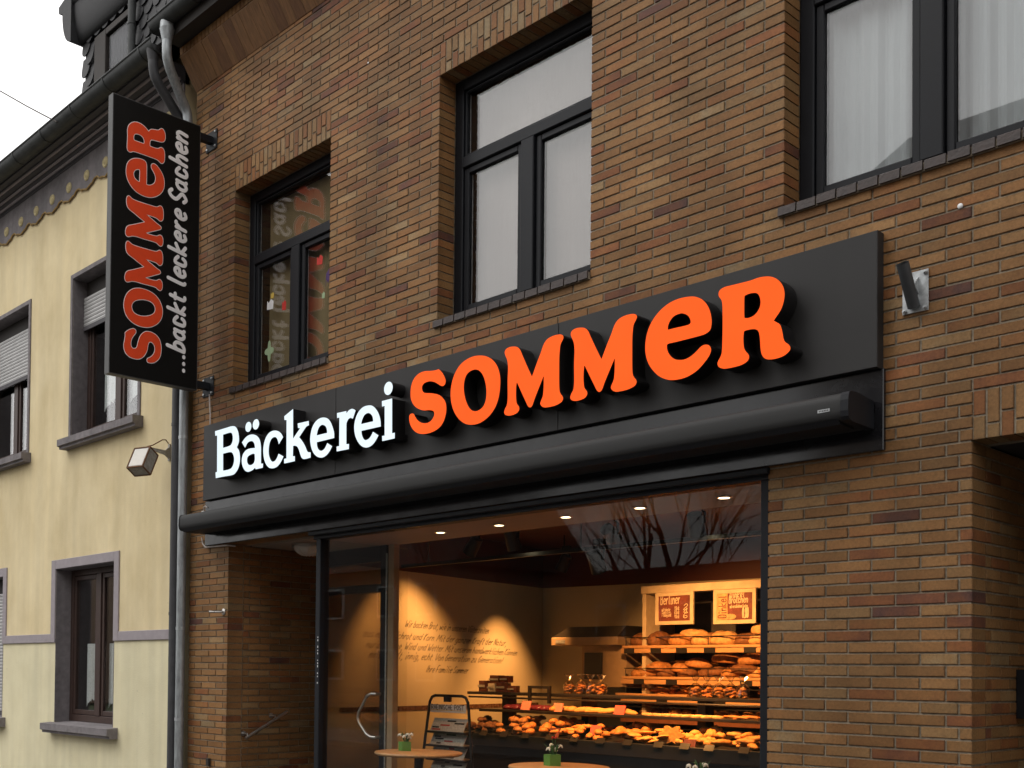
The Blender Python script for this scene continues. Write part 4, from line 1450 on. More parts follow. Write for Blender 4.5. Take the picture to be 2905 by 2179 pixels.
# ================================================================ inside the shop
st = MB(); st.box(-6.56, -5.2, -.0, 1.1, -.1, .2); struct('entrance_floor', st, PAVING)
st = MB(); st.box(-7.4, -1.0, 1.1, 6.3, -.1, .2); st.box(-5.2, -1.1, .13, 1.1, -.1, .199); struct('shop_floor', st, FLOORM)
st = MB(); st.box(-6.556, -1.0, .262, 1.12, 2.8, 3.0); st.box(-6.556, -1.0, .03, .262, 2.808, 2.9); struct('entrance_ceiling', st, SOFFIT)
st = MB(); st.box(-7.6, -1.0, 1.12, 6.3, 3.22, 3.3); st.box(-7.4, -1.0, 1.125, 1.14, 2.8, 3.22); struct('shop_ceiling', st, REDCEIL)
WA, WB_, WC = Vector((-6.50, 1.16)), Vector((-7.153, 5.326)), Vector((-4.317, 5.747))


def vwall(mb, p, q, z0, z1, th):
    d = (q - p).normalized()
    nrm = Vector((-d.y, d.x)) * th
    mb.zprism([(p.x, p.y), (q.x, q.y), (q.x + nrm.x, q.y + nrm.y), (p.x + nrm.x, p.y + nrm.y)], z0, z1)


d_ = (WC - WB_).normalized()
WD = WB_ + d_ * 6.3
st = MB(); vwall(st, WA, WB_, .2, 2.717, .15); tw = struct('text_wall', st, CREAMW)
st = MB(); vwall(st, WA, WB_, 2.7175, 3.22, .15); vwall(st, WB_, WD, 2.7175, 3.22, .15); struct('upper_wall_band', st, REDCEIL)
st = MB(); vwall(st, WB_, WD, .2, 2.717, .15); struct('back_wall', st, CREAMW)
st = MB(); st.box(-1.09, -1.0, .13, 6.4, .2, 3.2); struct('shop_side_wall', st, CREAMW)
dw_ = (WB_ - WA).normalized()
nw = Vector((dw_.y, -dw_.x))                         # out of the text wall, into the room


def wallpoint(s, z):                                  # s metres along from the visible jamb edge
    base = Vector((-6.644, 2.271)) + dw_ * s + nw * .0
    # keep exactly on the wall line
    k = (base - WA).dot(dw_)
    b = WA + dw_ * k
    return (b.x, b.y, z)


TXT = [(-.75, 2.10, 2.6, 'Wir backen Brot, wie in unseren Väterzeiten', .17), (-.95, 1.975, 3.2, 'aus echtem Schrot und Korn. Mit der ganzen Kraft der Natur,', None),
       (-1.05, 1.855, 3.5, 'nur aus Sonne, Wind und Wetter. Mit unserem handwerklichen Können', None), (-.75, 1.75, 2.9, 'meisterhaft, innig, echt. Von Generation zu Generation!', None),
       (.567, 1.61, .83, 'Ihre Familie Sommer', .567)]
TXT = [(.17, 2.105, 1.66, TXT[0][3]), (-.55, 1.98, 2.78, TXT[1][3]), (-.50, 1.865, 2.97, TXT[2][3]), (-.45, 1.76, 2.58, TXT[3][3]), (.567, 1.61, .83, TXT[4][3])]
for s0, z, fit, text in TXT:
    MX = wall_mtx(Vector(wallpoint(s0, z)) + Vector((nw.x, nw.y, 0)) * .001, (dw_.x, dw_.y, -.012), (nw.x, nw.y, 0))
    stroke_text('wall_script', text, MX, .043, 1, .0037, INK, tw, shear=.7, thin=.2, space=.22, fit=fit, amp=.002)
# tile band on the text wall
k = -.9
while k < 2.95:
    p = Vector(wallpoint(k, 1.184))
    q = Vector(wallpoint(k + .055, 1.184))
    n3 = Vector((nw.x, nw.y, 0)) * .008
    m = MB(); m.add([p, q, q + n3, p + n3, p + Vector((0, 0, .05)), q + Vector((0, 0, .05)), q + n3 + Vector((0, 0, .05)), p + n3 + Vector((0, 0, .05))],
                    [(0, 3, 2, 1), (4, 5, 6, 7), (0, 1, 5, 4), (1, 2, 6, 5), (2, 3, 7, 6), (3, 0, 4, 7)])
    obj('tile', m, TILE, tw)
    k += .061


# ---------------------------------------------------------------- lamps
WARM = (1.0, .43, .12)
POW = 4.0


def spot(parent, loc, target, energy, angle, blend=.5, color=WARM, size=.03):
    l = bpy.data.lights.new('spot', 'SPOT')
    l.energy = energy * POW
    l.spot_size = math.radians(angle)
    l.spot_blend = blend
    l.color = color
    l.shadow_soft_size = size
    o = bpy.data.objects.new('spot', l)
    COL.objects.link(o)
    o.parent = parent
    o.matrix_parent_inverse = Matrix.Translation(-parent.location)
    o.location = loc
    o.rotation_euler = (Vector(loc) - Vector(target)).to_track_quat('Z', 'Y').to_euler()


for i, x in enumerate((-4.45, -3.79, -3.12, -2.46, -1.80)):
    dlt = thing('downlight', ('small round downlight nearest the door in the shop window ceiling', 'second round downlight from the door in the window ceiling', 'middle downlight of the five in the window ceiling',
                              'second round downlight from the brick pillar in the window ceiling', 'small round downlight nearest the brick pillar in the window ceiling')[i], 'downlight', (x, .72, 2.79), 'downlights in the shop window ceiling')
    m = MB(); m.lathe([(.036, 0), (.036, -.004), (.003, -.005)], (x, .72, 2.7985), 18); obj('lens', m, SPOTGLOW, dlt)
    m = MB()
    m.lathe([(.052, 0), (.052, -.006), (.038, -.009), (.038, -.001)], (x, .72, 2.799), 24); obj('ring', m, STEEL, dlt, True)
    spot(dlt, (x, .72, 2.785), (x, .72, 0), 6, 100)
tk = thing('lighting_track', 'black lighting track under the red ceiling of the shop', 'track', (-4, 2.3, 2.74))
m = MB(); m.box(-6.6, -1.4, 2.28, 2.32, 2.735, 2.772); obj('rail', m, BLACKP, tk)
for x in (-6.2, -4.2, -2.0):
    m = MB(); m.tube([(x, 2.3, 2.77), (x, 2.3, 3.22)], .006, 6); obj('rod', m, BLACKP, tk)
HEADS = [(-5.55, 2.3, 2.90, (-7.2, 2.45, .93), 105, 84, 'black track spotlight nearest the text wall'), (-5.99, 4.3, 2.90, (-7.14, 4.36, .9), 70, 68, 'black track spotlight in the corner by the text wall'),
         (-4.86, 2.1, 2.89, (-5.0, 3.05, 1.1), 85, 66, 'black track spotlight third from the text wall'), (-3.87, 2.3, 2.87, (-4.3, 4.75, 1.7), 150, 62, 'black track spotlight above the bread shelves'),
         (-2.88, 2.1, 2.85, (-3.1, 2.95, 1.1), 85, 66, 'black track spotlight nearest the brick pillar'), (-3.80, 2.0, 2.60, (-3.9, 3.0, 1.0), 80, 80, 'black track spotlight hanging below the track')]
for hx, hy, hz, tgt, en, an, lab in HEADS:
    t_ = thing('track_spotlight', lab + ' of the shop', 'spotlight', (hx, hy, hz), 'track spotlights under the red ceiling')
    d = (Vector(tgt) - Vector((hx, hy, hz))).normalized()
    c = Vector((hx, hy, hz))
    m = MB(); m.tube([c - d * .10, c - d * .09, c + d * .08, c + d * .10], [.045, .062, .07, .072], 16, True); obj('head', m, BLACKP, t_, True)
    m = MB(); m.tube([c + Vector((.075, 0, 0)), c + Vector((.08, 0, .09)), c + Vector((.02, 0, .14)), c + Vector((0, 0, .16))], .011, 8); obj('yoke', m, BLACKP, t_, True)
    m = MB(); m.box(hx - .02, hx + .09, hy - .02, hy + .02, hz + .14, hz + .19); obj('gear_box', m, BLACKP, t_)
    m = MB(); m.tube([c + Vector((0, 0, .15)), (hx, hy, 3.22 if hz > 2.7 else 2.76)], .008, 8); obj('stem', m, BLACKP, t_)
    m = MB(); m.tube([c + d * .101, c + d * .104], .05, 14); obj('lens', m, SPOTGLOW, t_)
    spot(t_, c + d * .12, tgt, en, an, .9)


# ---------------------------------------------------------------- bread shapes
def bread(kind, seed):
    rnd = random.Random(seed)
    m = MB()
    nu, nv = 18, 10
    sx, sy, sz = {'round': (.13, .13, .085), 'oval': (.17, .105, .08), 'long': (.24, .07, .06), 'roll': (.062, .05, .042), 'bun': (.055, .055, .038),
                  'pretzel': (.08, .06, .022), 'slice': (.06, .045, .018), 'loaf': (.13, .075, .09), 'stick': (.15, .022, .018), 'twist': (.10, .038, .032)}[kind]
    vs = []
    for j in range(nv + 1):
        ph = -math.pi / 2 + math.pi * j / nv
        for i in range(nu):
            th = 2 * math.pi * i / nu
            ex = .75 if kind in ('loaf', 'slice') else 1
            cx, cy = math.cos(th), math.sin(th)
            cx, cy = math.copysign(abs(cx) ** ex, cx), math.copysign(abs(cy) ** ex, cy)
            r = math.cos(ph)
            h = math.sin(ph)
            h = max(h, -.45) if kind != 'slice' else max(-.6, min(.6, h)) / .6
            wob = 1 + .035 * math.sin(3 * th + seed) + .025 * math.sin(5 * th + seed * 2.1) * r
            z = sz * (h + .45) / 1.45 * 1.45
            if kind in ('oval', 'long', 'twist') and h > .2:      # slashes across the crust
                z -= sz * .16 * max(0, math.sin(cx * r * (9 if kind != 'long' else 14) + cy * 1.5)) ** 6
            if kind == 'round' and h > .3:
                z -= sz * .22 * (max(0, 1 - abs(cx * r) * 9) + max(0, 1 - abs(cy * r) * 9)) * (1 if r < .8 else 0)
            if kind == 'roll' and h > .2:
                z -= sz * .3 * max(0, 1 - abs(cy * r) * 6)
            if kind == 'twist':
                wob *= 1 + .18 * math.sin(cx * r * 12)
            z += sz * .05 * rnd.uniform(-1, 1) * (0 if h < -.3 else 1)
            vs.append((sx * cx * r * wob, sy * cy * r * wob, z))
    fs = []
    for j in range(nv):
        for i in range(nu):
            i2 = (i + 1) % nu
            fs.append((j * nu + i, j * nu + i2, (j + 1) * nu + i2, (j + 1) * nu + i))
    return m.add(vs, fs)


BR = {}


def place(name, kind, mt, loc, rot, scale, label, cat, group, tilt=0):
    key = (kind, mt.name, random.randrange(3))
    if key not in BR:
        BR[key] = bread(kind, key[2] + 1).mesh(name, mt, True)
        BR[key].set_sharp_from_angle(angle=math.radians(120))
    o = bpy.data.objects.new(name, BR[key])
    COL.objects.link(o)
    o.location = loc
    o.rotation_euler = (tilt, random.uniform(-.1, .1), rot)
    o.scale = (scale * random.uniform(.93, 1.07),) * 3
    return tag(o, label, cat, group)


# ---------------------------------------------------------------- bread shelves on the back wall
su = thing('bread_shelf_unit', 'wooden bread shelf unit with a cream head board behind the counter', 'shelf unit', (-4, 5.0, .2))
m = MB(); m.bbox(-5.16, -1.3, 4.62, 4.68, 2.515, 2.6, .004); obj('head_board', m, POSTERFR, su)
for x in (-5.155, -3.0):
    m = MB(); m.bbox(x, x + .05, 4.64, 5.2, .2, 2.514, .004); obj('upright', m, POSTERFR, su)
m = MB(); m.box(-5.1, -1.3, 5.2, 5.24, .2, 2.6); obj('back_panel', m, DARKBOX, su)
SH = [1.935, 1.59, 1.372, 1.16, .93]
for z in SH:
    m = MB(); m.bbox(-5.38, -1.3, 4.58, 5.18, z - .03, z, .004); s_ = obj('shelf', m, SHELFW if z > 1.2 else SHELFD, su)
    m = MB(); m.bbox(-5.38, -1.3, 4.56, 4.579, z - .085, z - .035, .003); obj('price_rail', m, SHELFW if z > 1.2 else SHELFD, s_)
    m = MB(); m.tube([(-5.36, 4.6, z + .09), (-1.3, 4.6, z + .09)], .006, 6); obj('guard_rail', m, BLACKP, s_)
    for x in (-5.34, -4.3, -3.2):
        m = MB(); m.tube([(x, 4.6, z), (x, 4.6, z + .09)], .005, 6); obj('guard_post', m, BLACKP, s_)
for z, xs in ((1.935, (-5.33, -4.98, -4.66, -4.32, -3.86)), (1.59, (-5.2, -4.78, -3.9)), (1.372, (-4.9, -4.2))):
    for x in xs:
        m = MB(); m.box(x, x + .13, 4.548, 4.559, z - .088, z - .032)
        o = tag(obj('price_card', m, TRAYM), 'small black price card on the edge of a bread shelf', 'price card', 'price cards on the bread shelves')
G1 = 'loaves on the top bread shelf'
for x, k, mt, s, rz, dz in ((-5.22, 'loaf', CRUST_D, 1.15, 1.4, 0), (-5.10, 'loaf', CRUST_D, 1.15, 1.4, 0), (-4.98, 'loaf', CRUST_D, 1.2, 1.4, 0), (-4.72, 'round', CRUST, 1.05, 0, 0), (-4.6, 'oval', CRUST_L, 1.0, .3, .075),
                           (-4.44, 'round', CRUST_L, 1.0, .4, 0), (-4.2, 'round', CRUST_L, 1.3, .2, 0), (-3.95, 'round', CRUST_D, 1.0, .3, 0), (-3.80, 'round', CRUST_L, 1.1, .9, 0), (-3.75, 'round', CRUST_L, 1.05, .2, .10), (-3.58, 'round', CRUST_D, 1.1, .2, .05)):
    lab = {'loaf': 'dark tin loaf standing in a row on the top bread shelf', 'round': ('floury round loaf on the top bread shelf' if mt is CRUST_L else 'brown round loaf on the top bread shelf' if mt is CRUST else 'dark round loaf on the top bread shelf'), 'oval': 'pale oval loaf lying on the top bread shelf'}[k]
    place('loaf', k, mt, (x, 4.76 + random.uniform(-.03, .06), 1.937 + dz), rz, s, lab, 'bread', G1)
for x, k, mt, s, rz, dz in ((-5.15, 'oval', CRUST, 1.0, .5, 0), (-5.0, 'oval', CRUST, .9, .9, .06), (-4.92, 'round', CRUST_D, .8, 0, 0), (-4.75, 'round', CRUST, .9, 0, .05), (-4.68, 'round', CRUST_D, .85, .2, 0), (-4.55, 'oval', CRUST, .95, .3, .10),
                           (-4.45, 'round', CRUST_D, .85, .2, 0), (-4.32, 'oval', CRUST_D, .85, .8, .02), (-4.22, 'oval', CRUST, 1.05, .2, .15), (-4.12, 'round', CRUST, .85, .3, 0), (-3.95, 'oval', CRUST_D, .9, .1, .04), (-3.86, 'oval', CRUST, 1.1, .5, .14), (-3.80, 'oval', CRUST_L, 1.0, .4, .0), (-3.6, 'long', CRUST, .9, .2, .03), (-3.6, 'long', CRUST, .9, .1, .09)):
    lab = {'round': 'dark round loaf' if mt is CRUST_D else 'brown round loaf', 'oval': 'slashed oval loaf' if mt is CRUST else 'dark oval loaf' if mt is CRUST_D else 'pale floury oval loaf', 'long': 'long crusty baguette'}[k] + ' on the middle bread shelf'
    place('loaf', k, mt, (x, 4.78 + random.uniform(-.05, .08), 1.592 + dz), rz, s, lab, 'bread', 'loaves on the middle bread shelf')
for i in range(9):
    place('loaf', ('oval', 'round', 'oval')[i % 3], (CRUST, CRUST_L, CRUST_D)[i % 3], (-5.0 + i * .17, 4.98 + .05 * R(), 1.937 + .03 * R()), R() * 3, 1.0 + .2 * R(), 'loaf in the back row of the top bread shelf', 'bread', 'back row of the top bread shelf')
    place('loaf', ('oval', 'oval', 'round')[i % 3], (CRUST, CRUST_D, CRUST)[i % 3], (-5.02 + i * .17, 4.98 + .05 * R(), 1.60 + .08 * R()), R() * 3, 1.05 + .2 * R(), 'loaf in the back row of the middle bread shelf', 'bread', 'back row of the middle bread shelf')
for i in range(26):
    x = -5.2 + .56 * R() + (.9 if i > 17 else 0) * 1.0
    x = -5.15 + i * .032 if i < 18 else -3.75 + (i - 18) * .03
    place('croissant', 'twist', PASTRY, (x, 4.74 + .14 * R(), 1.374 + .10 * R()), R() * 3, 1.1, 'golden pastry heaped on the lower bread shelf', 'pastry', 'pastries heaped on the lower bread shelf', random.uniform(-.3, .3))
for i in range(14):
    place('bread_roll', 'roll', CRUST_D if i % 3 else CRUST, (-5.2 + i * .14, 4.72 + .12 * R(), 1.162), R() * 3, 1.3, 'brown roll in the low shelf row behind the counter', 'roll', 'rolls on the low shelf behind the counter')
m = MB(); m.box(-5.42, -4.5, 4.52, 4.575, 1.374, 1.4); tag(obj('shelf_tray', m, SHELFW), 'flat wooden tray under the heaped golden pastries', 'tray')

# two framed price posters
for i, (x0, x1, z0, z1, lab) in enumerate(((-4.95, -4.475, 2.158, 2.512, 'framed dark red price poster on the shelf nearer the oven'), (-4.235, -3.75, 2.15, 2.51, 'framed price poster with tan bread picture, nearer the brick pillar'))):
    po = thing('price_poster', lab, 'poster', ((x0 + x1) / 2, 4.62, z0))
    po.rotation_euler = (0, 0, 0)
    m = MB()
    f = .04
    m.bbox(x0, x0 + f, 4.585, 4.61, z0, z1, .003); m.bbox(x1 - f, x1, 4.585, 4.61, z0, z1, .003)
    m.bbox(x0 + f, x1 - f, 4.5855, 4.61, z0, z0 + f, .003); m.bbox(x0 + f, x1 - f, 4.5855, 4.61, z1 - f, z1, .003)
    obj('frame', m, POSTERFR, po)
    m = MB(); m.box(x0 + f, x1 - f, 4.597, 4.61, z0 + f, z1 - f); sheet = obj('sheet', m, POSTERBR, po)
    if i == 0:
        lines = [(.06, .225, .06, .25, 'Berliner', .0055), (.08, .15, .02, .11, 'mit feinster', .0025), (.08, .12, .02, .11, 'Konfitüre', .0025), (.08, .09, .02, .12, 'Füllung und', .0025),
                 (.24, .16, .022, .06, '3 Stück', .003), (.24, .115, .022, .06, '6 Stück', .003), (.24, .07, .022, .06, '9 Stück', .003), (.34, .16, .035, .07, '2', .004), (.34, .115, .035, .07, '4', .004), (.34, .07, .035, .07, '6', .004)]
    else:
        m = MB(); m.box(x0 + f, x0 + f + .12, 4.595, 4.5968, z0 + f, z1 - f); obj('picture', m, POSTERTAN, po)
        m = MB(); m.yprism([(x0 + .19 + .07 * math.cos(t), z0 + .075 + .03 * math.sin(t)) for t in [q * math.pi / 8 for q in range(16)]], 4.594, 4.5965); obj('bread_picture', m, POSTERTAN, po)
        lines = [(.185, .27, .04, .17, 'Dinkel', .0045), (.175, .215, .042, .22, 'Brötchen', .0045), (.19, .165, .02, .2, 'mit verschiedenen Saaten', .002), (.33, .06, .06, .07, '0.80', .006)]
    for dx, dz, sz, fit, txt, rad in lines:
        stroke_text('lettering', txt, wall_mtx((x0 + dx, 4.5955 if i == 0 else 4.5935, z0 + dz), (1, 0, .02), (0, -1, 0)), sz, 1, rad, POSTERFR, po, shear=.12, thin=.2, fit=fit)
    if i == 1:
        stroke_text('lettering', 'Dinkel', wall_mtx((x0 + .145, 4.594, z0 + .06), (0, 0, 1), (0, -1, 0)), .05, 1, .005, POSTERBR, po, thin=.2, fit=.24)

# oven with its hood beside the shelves
ov = thing('oven', 'shop oven with a flared hood against the back wall', 'oven', (-5.8, 4.9, .2))
m = MB(); m.prism([(-6.37, 2.04), (-5.42, 2.04), (-5.3, 2.16), (-6.11, 2.16)], lambda p, q, a: (p, a, q), 4.55, 5.25); obj('hood', m, DARKBOX, ov)
m = MB(); m.bbox(-6.37, -5.42, 4.545, 5.25, 1.945, 2.039, .004); obj('hood_band', m, EARTHEN, ov)
m = MB(); m.box(-6.3, -6.16, 4.54, 4.5445, 1.97, 2.01); obj('hood_plate', m, GALV, ov)
m = MB(); m.bbox(-6.05, -5.42, 4.72, 5.25, 1.46, 1.944, .005); obj('cabinet', m, EARTHEN, ov)
m = MB(); m.bbox(-6.0, -5.75, 4.70, 4.7195, 1.55, 1.86, .003); obj('oven_door', m, COUNTER, ov)
m = MB(); m.bbox(-6.05, -5.42, 4.722, 5.25, .2, 1.459, .005); obj('base', m, COUNTER, ov)

# ---------------------------------------------------------------- sales counter
ct = thing('sales_counter', 'long black sales counter with display shelves full of pastries', 'counter', (-4, 3, .2))
CX0, CX1 = -6.12, -1.3
m = MB(); m.bbox(CX0, CX1, 2.6, 3.55, .2, .93, .008); obj('body', m, COUNTER, ct)
m = MB(); m.bbox(CX0 - .03, CX1, 2.57, 2.60, .86, .985, .005); obj('front_lip', m, COUNTER, ct)
m = MB(); m.xprism([(2.601, .931), (2.601, .955), (3.3, 1.06), (3.3, .931)], CX0, CX1); obj('display_deck', m, TRAYM, ct)
x = CX0
while x < CX1 - .3:
    m = MB(); m.xprism([(2.602, .956), (2.602, .985), (3.28, 1.088), (3.28, 1.058)], x, x + .012); obj('tray_divider', m, TRAYM, ct)
    x += .43
m = MB(); m.bbox(CX0 + .08, CX1, 2.93, 3.32, 1.195, 1.225, .005); obj('middle_shelf', m, TRAYM, ct)
m = MB(); m.bbox(-6.36, -1.3, 3.08, 3.4, 1.372, 1.402, .005); obj('top_shelf', m, TRAYM, ct)
m = MB(); m.tube([(-6.3, 3.05, 1.345), (-1.3, 3.05, 1.345)], .01, 8); obj('rail', m, TRAYM, ct, True)
for x in (-5.95, -4.88, -3.55, -2.4):
    m = MB(); m.bbox(x, x + .09, 3.2, 3.34, .94, 1.371, .004); obj('post', m, TRAYM, ct)
m = MB()
for a, b, c, d in ((-5.45, -5.42, 1.30, 1.48), (-5.19, -5.16, 1.30, 1.48)):
    m.box(a, b, 3.04, 3.07, c, d)
m.box(-5.42, -5.19, 3.041, 3.069, 1.452, 1.48)
obj('frame_handle', m, TRAYM, ct)
# price holders along the lip
x = CX0 + .18
while x < CX1:
    m = MB(); m.xprism([(2.556, .965), (2.566, .965), (2.60, 1.015), (2.59, 1.015)], x, x + .095)
    tag(obj('price_card', m, TRAYM), 'small black price holder clipped along the counter lip', 'price card', 'price holders along the counter lip')
    x += random.uniform(.22, .34)
# pastries in the trays, section by section
KINDS = [('roll', CRUST_D, 'plain brown roll'), ('bun', CRUST, 'round brown bun'), ('bun', PASTRY, 'golden bun'), ('twist', PASTRY, 'golden twisted pastry'), ('roll', PASTRY, 'golden split roll'), ('pretzel', DOUGH, 'flat pale pastry'),
         ('roll', DOUGH, 'pale roll'), ('twist', DOUGH, 'pale twisted pastry'), ('roll', PASTRY, 'golden split roll'), ('roll', DOUGH, 'pale roll')]
x = CX0 + .05
sec = 0
while x < -1.55:
    kind, mt, lab = KINDS[sec % len(KINDS)]
    high = .07 if sec in (1, 2) else .02
    for i in range(22):
        px, py = x + .03 + R() * .37, 2.645 + R() * .5
        pz = .965 + (py - 2.6) * .15 + R() * (.05 + high)
        place({'roll': 'bread_roll', 'bun': 'bun', 'twist': 'twisted_pastry', 'pretzel': 'flat_pastry'}[kind], kind, mt, (px, py, pz), R() * 3, .9, lab + ' in the %s counter tray from the text wall' % ('first', 'second', 'third', 'fourth', 'fifth', 'sixth', 'seventh', 'eighth', 'ninth', 'tenth', 'eleventh')[sec], 'pastry', 'pastries in counter tray %d' % (sec + 1), random.uniform(-.35, .35))
    x += .43
    sec += 1
# middle shelf: fruit cakes, yellow cakes, slices, cookies
for i in range(12):
    place('berry_cake', 'bun', BERRY, (-5.72 + i * .055, 3.02 + .1 * R(), 1.226), R() * 3, 1.0, 'dark berry cake on the middle counter shelf', 'cake', 'berry cakes on the middle counter shelf')
for i in range(9):
    place('fruit_tart', 'bun', DOUGH, (-5.12 + i * .055, 3.0 + .1 * R(), 1.226), R() * 3, 1.0, 'pale fruit tart on the middle counter shelf', 'tart', 'tarts on the middle counter shelf')
for i in range(4):
    place('yellow_roll_cake', 'long', DOUGH, (-4.72 + i * .16, 3.03, 1.228), .1, .62, 'yellow rolled cake on the middle counter shelf', 'cake', 'rolled cakes on the middle counter shelf')
for i in range(8):
    place('cake_slice', 'slice', CRUST_L, (-3.95 + i * .105, 3.0, 1.226), random.uniform(-.2, .2), .95, 'square crumble cake slice on the middle counter shelf', 'cake', 'cake slices on the middle counter shelf')
for i in range(9):
    place('pastry_stick', 'stick', PASTRY, (-3.05 + i * .075, 3.0 + .1 * R(), 1.228 + .02 * R()), random.uniform(-.6, .6), .8, 'golden pastry stick on the middle counter shelf', 'pastry', 'pastry sticks on the middle counter shelf')
for x, z, mt, lab in ((-5.42, 1.26, PINK, 'small pink card standing among the berry cakes'), (-5.0, 1.25, PINK, 'larger pink card standing behind the fruit tarts'), (-4.25, 1.25, REDPRINT, 'dark red card standing between cakes and slices'),
                     (-4.35, 1.06, REDPRINT, 'round red card among the golden buns in the counter'), (-4.75, 1.02, POSTERBR, 'brown price card leaning in the counter near the second pot'), (-3.26, .99, POSTERBR, 'brown lettered price card at the counter lip')):
    y = 2.96 if z > 1.2 else 2.72 if z > 1.03 else 2.6
    m = MB(); m.xprism([(y, z - .03), (y + .008, z - .03), (y + .04, z + .06), (y + .032, z + .06)], x - .06, x + .06)
    tag(obj('table_card', m, mt), lab, 'card')
st_ = [(.11 * (1 + .22 * math.cos(6 * t)) * math.cos(t), .075 * (1 + .22 * math.cos(6 * t)) * math.sin(t)) for t in [i * math.pi / 24 for i in range(48)]]
m = MB(); m.yprism([(-3.48 + a, 1.075 + b) for a, b in st_], 2.68, 2.70); tag(obj('paper_flower', m, DOUGH), 'pale paper flower cut-out standing in the counter', 'decoration')
# boxes on the top shelf
for x, y, z, w_, h_, mt, lab in ((-6.2, 3.2, 1.403, .1, .12, CHOC, 'dark chocolate box at the end of the top counter shelf'), (-6.07, 3.2, 1.403, .09, .09, PAPER, 'pale wrapped packet on the top counter shelf'), (-6.05, 3.23, 1.494, .13, .09, CHOC, 'upper dark box stacked on the pale packet'),
                             (-5.93, 3.2, 1.403, .13, .1, CHOC, 'middle brown box on the top counter shelf'), (-5.90, 3.22, 1.505, .1, .075, POSTERBR, 'small red brown box on top of the stack'), (-5.78, 3.2, 1.403, .09, .07, CHOC, 'low dark packet at the open end of the box stack')):
    m = MB(); m.bbox(x - w_ / 2, x + w_ / 2, y - .05, y + .05, z, z + h_, .004)
    m.v = [tuple(Matrix.Translation((x, y, 0)) @ Matrix.Rotation(.2 * math.sin(x * 40), 4, 'Z') @ Matrix.Translation((-x, -y, 0)) @ Vector(v)) for v in m.v]
    b_ = tag(thing('gift_box', lab, 'box', (x, y, z)))
    bb = obj('carton', m, mt, b_)
    m = MB(); m.box(x - w_ / 2 - .001, x + w_ / 2 + .001, y - .062, y - .0605, z + h_ * .4, z + h_ * .62); obj('ribbon', m, GALV, b_)
# cellophane bags of biscuits
BAGS = [(-5.05, 'first', 'over the frame handle'), (-4.90, 'second', ''), (-4.78, 'third', ''), (-4.65, 'fourth', ''), (-3.58, '', ''), (-3.46, '', ''), (-3.34, '', ''), (-3.22, '', ''), (-3.10, '', '')]
bi_mesh = {}
for i, (x, _, _) in enumerate(BAGS):
    lab = ('cellophane bag of biscuits, %s from the gift boxes on the top counter shelf' % ('first', 'second', 'third', 'fourth')[i]) if i < 4 else 'tied cellophane bag, %s of the five before the bread shelves' % ('first', 'second', 'third', 'fourth', 'fifth')[i - 4]
    bg_ = thing('biscuit_bag', lab, 'bag', (x, 3.22, 1.403), 'cellophane bags on the top counter shelf')
    m = MB()
    for q in range(16):
        b = bread('slice', q + 1)
        t = Matrix.Translation((x + random.uniform(-.035, .035), 3.22 + random.uniform(-.03, .03), 1.41 + q * .0055)) @ Matrix.Rotation(R() * 3, 4, 'Z') @ Matrix.Rotation(random.uniform(-.6, .6), 4, 'X') @ Matrix.Scale(.42, 4)
        m.add([t @ Vector(v) for v in b.v], b.f)
    tag(obj('biscuits', m, PASTRY if i % 2 else CRUST, bg_, True), kind='stuff')
    m = MB()
    prof = [(.052, .0), (.06, .03), (.058, .09), (.03, .125), (.008, .14), (.012, .15), (.038, .195), (.045, .205)]
    vs, fs = [], []
    n = 14
    for j, (r, h) in enumerate(prof):
        for q in range(n):
            t = 2 * math.pi * q / n
            rr = r * (1 + (.28 * math.sin(q * 3.1 + j * 2 + i) if j > 2 else .1 * math.sin(q * 2.3 + j + i)))
            vs.append((x + rr * math.cos(t), 3.22 + rr * math.sin(t), 1.4035 + h))
    for j in range(len(prof) - 1):
        for q in range(n):
            q2 = (q + 1) % n
            fs.append((j * n + q, j * n + q2, (j + 1) * n + q2, (j + 1) * n + q))
    m.add(vs, fs)
    obj('cellophane', m, CELLO, bg_)
    m = MB(); m.tube([(x, 3.22, 1.538), (x, 3.22, 1.552)], .013, 8); obj('tie', m, GOLD, bg_)

# ---------------------------------------------------------------- newspaper rack
nr = thing('newspaper_rack', 'black tube newspaper rack with a white header sign by the door', 'rack', (-5.2, 1.75, .2))
m = MB()
m.tube([(-5.62, 1.6, .2), (-5.585, 1.6, .5), (-5.455, 1.6, 1.27), (-5.445, 1.6, 1.33), (-5.415, 1.6, 1.375), (-5.37, 1.6, 1.388), (-5.02, 1.6, 1.388), (-4.975, 1.6, 1.375), (-4.945, 1.6, 1.33), (-4.935, 1.6, 1.27), (-4.86, 1.6, .5), (-4.84, 1.6, .2)], .014, 10)
obj('tube_frame', m, TRAYM, nr, True)
m = MB(); m.bbox(-5.43, -4.965, 1.59, 1.603, 1.228, 1.305, .002); hd = obj('header_sign', m, CAPW, nr)
stroke_text('lettering', 'RHEINISCHE POST', wall_mtx((-5.418, 1.589, 1.258), (1, 0, 0), (0, -1, 0)), .0245, 1, .0034, INK, hd, thin=.2, fit=.44)
m = MB(); m.box(-5.418, -4.977, 1.5885, 1.5898, 1.247, 1.252); obj('yellow_line', m, mat("header_yellow", (.7, .42, .03), .6), hd)
m = MB(); m.bbox(-5.245, -5.155, 1.58, 1.6, 1.33, 1.378, .003); obj('badge', m, TRAYM, nr)
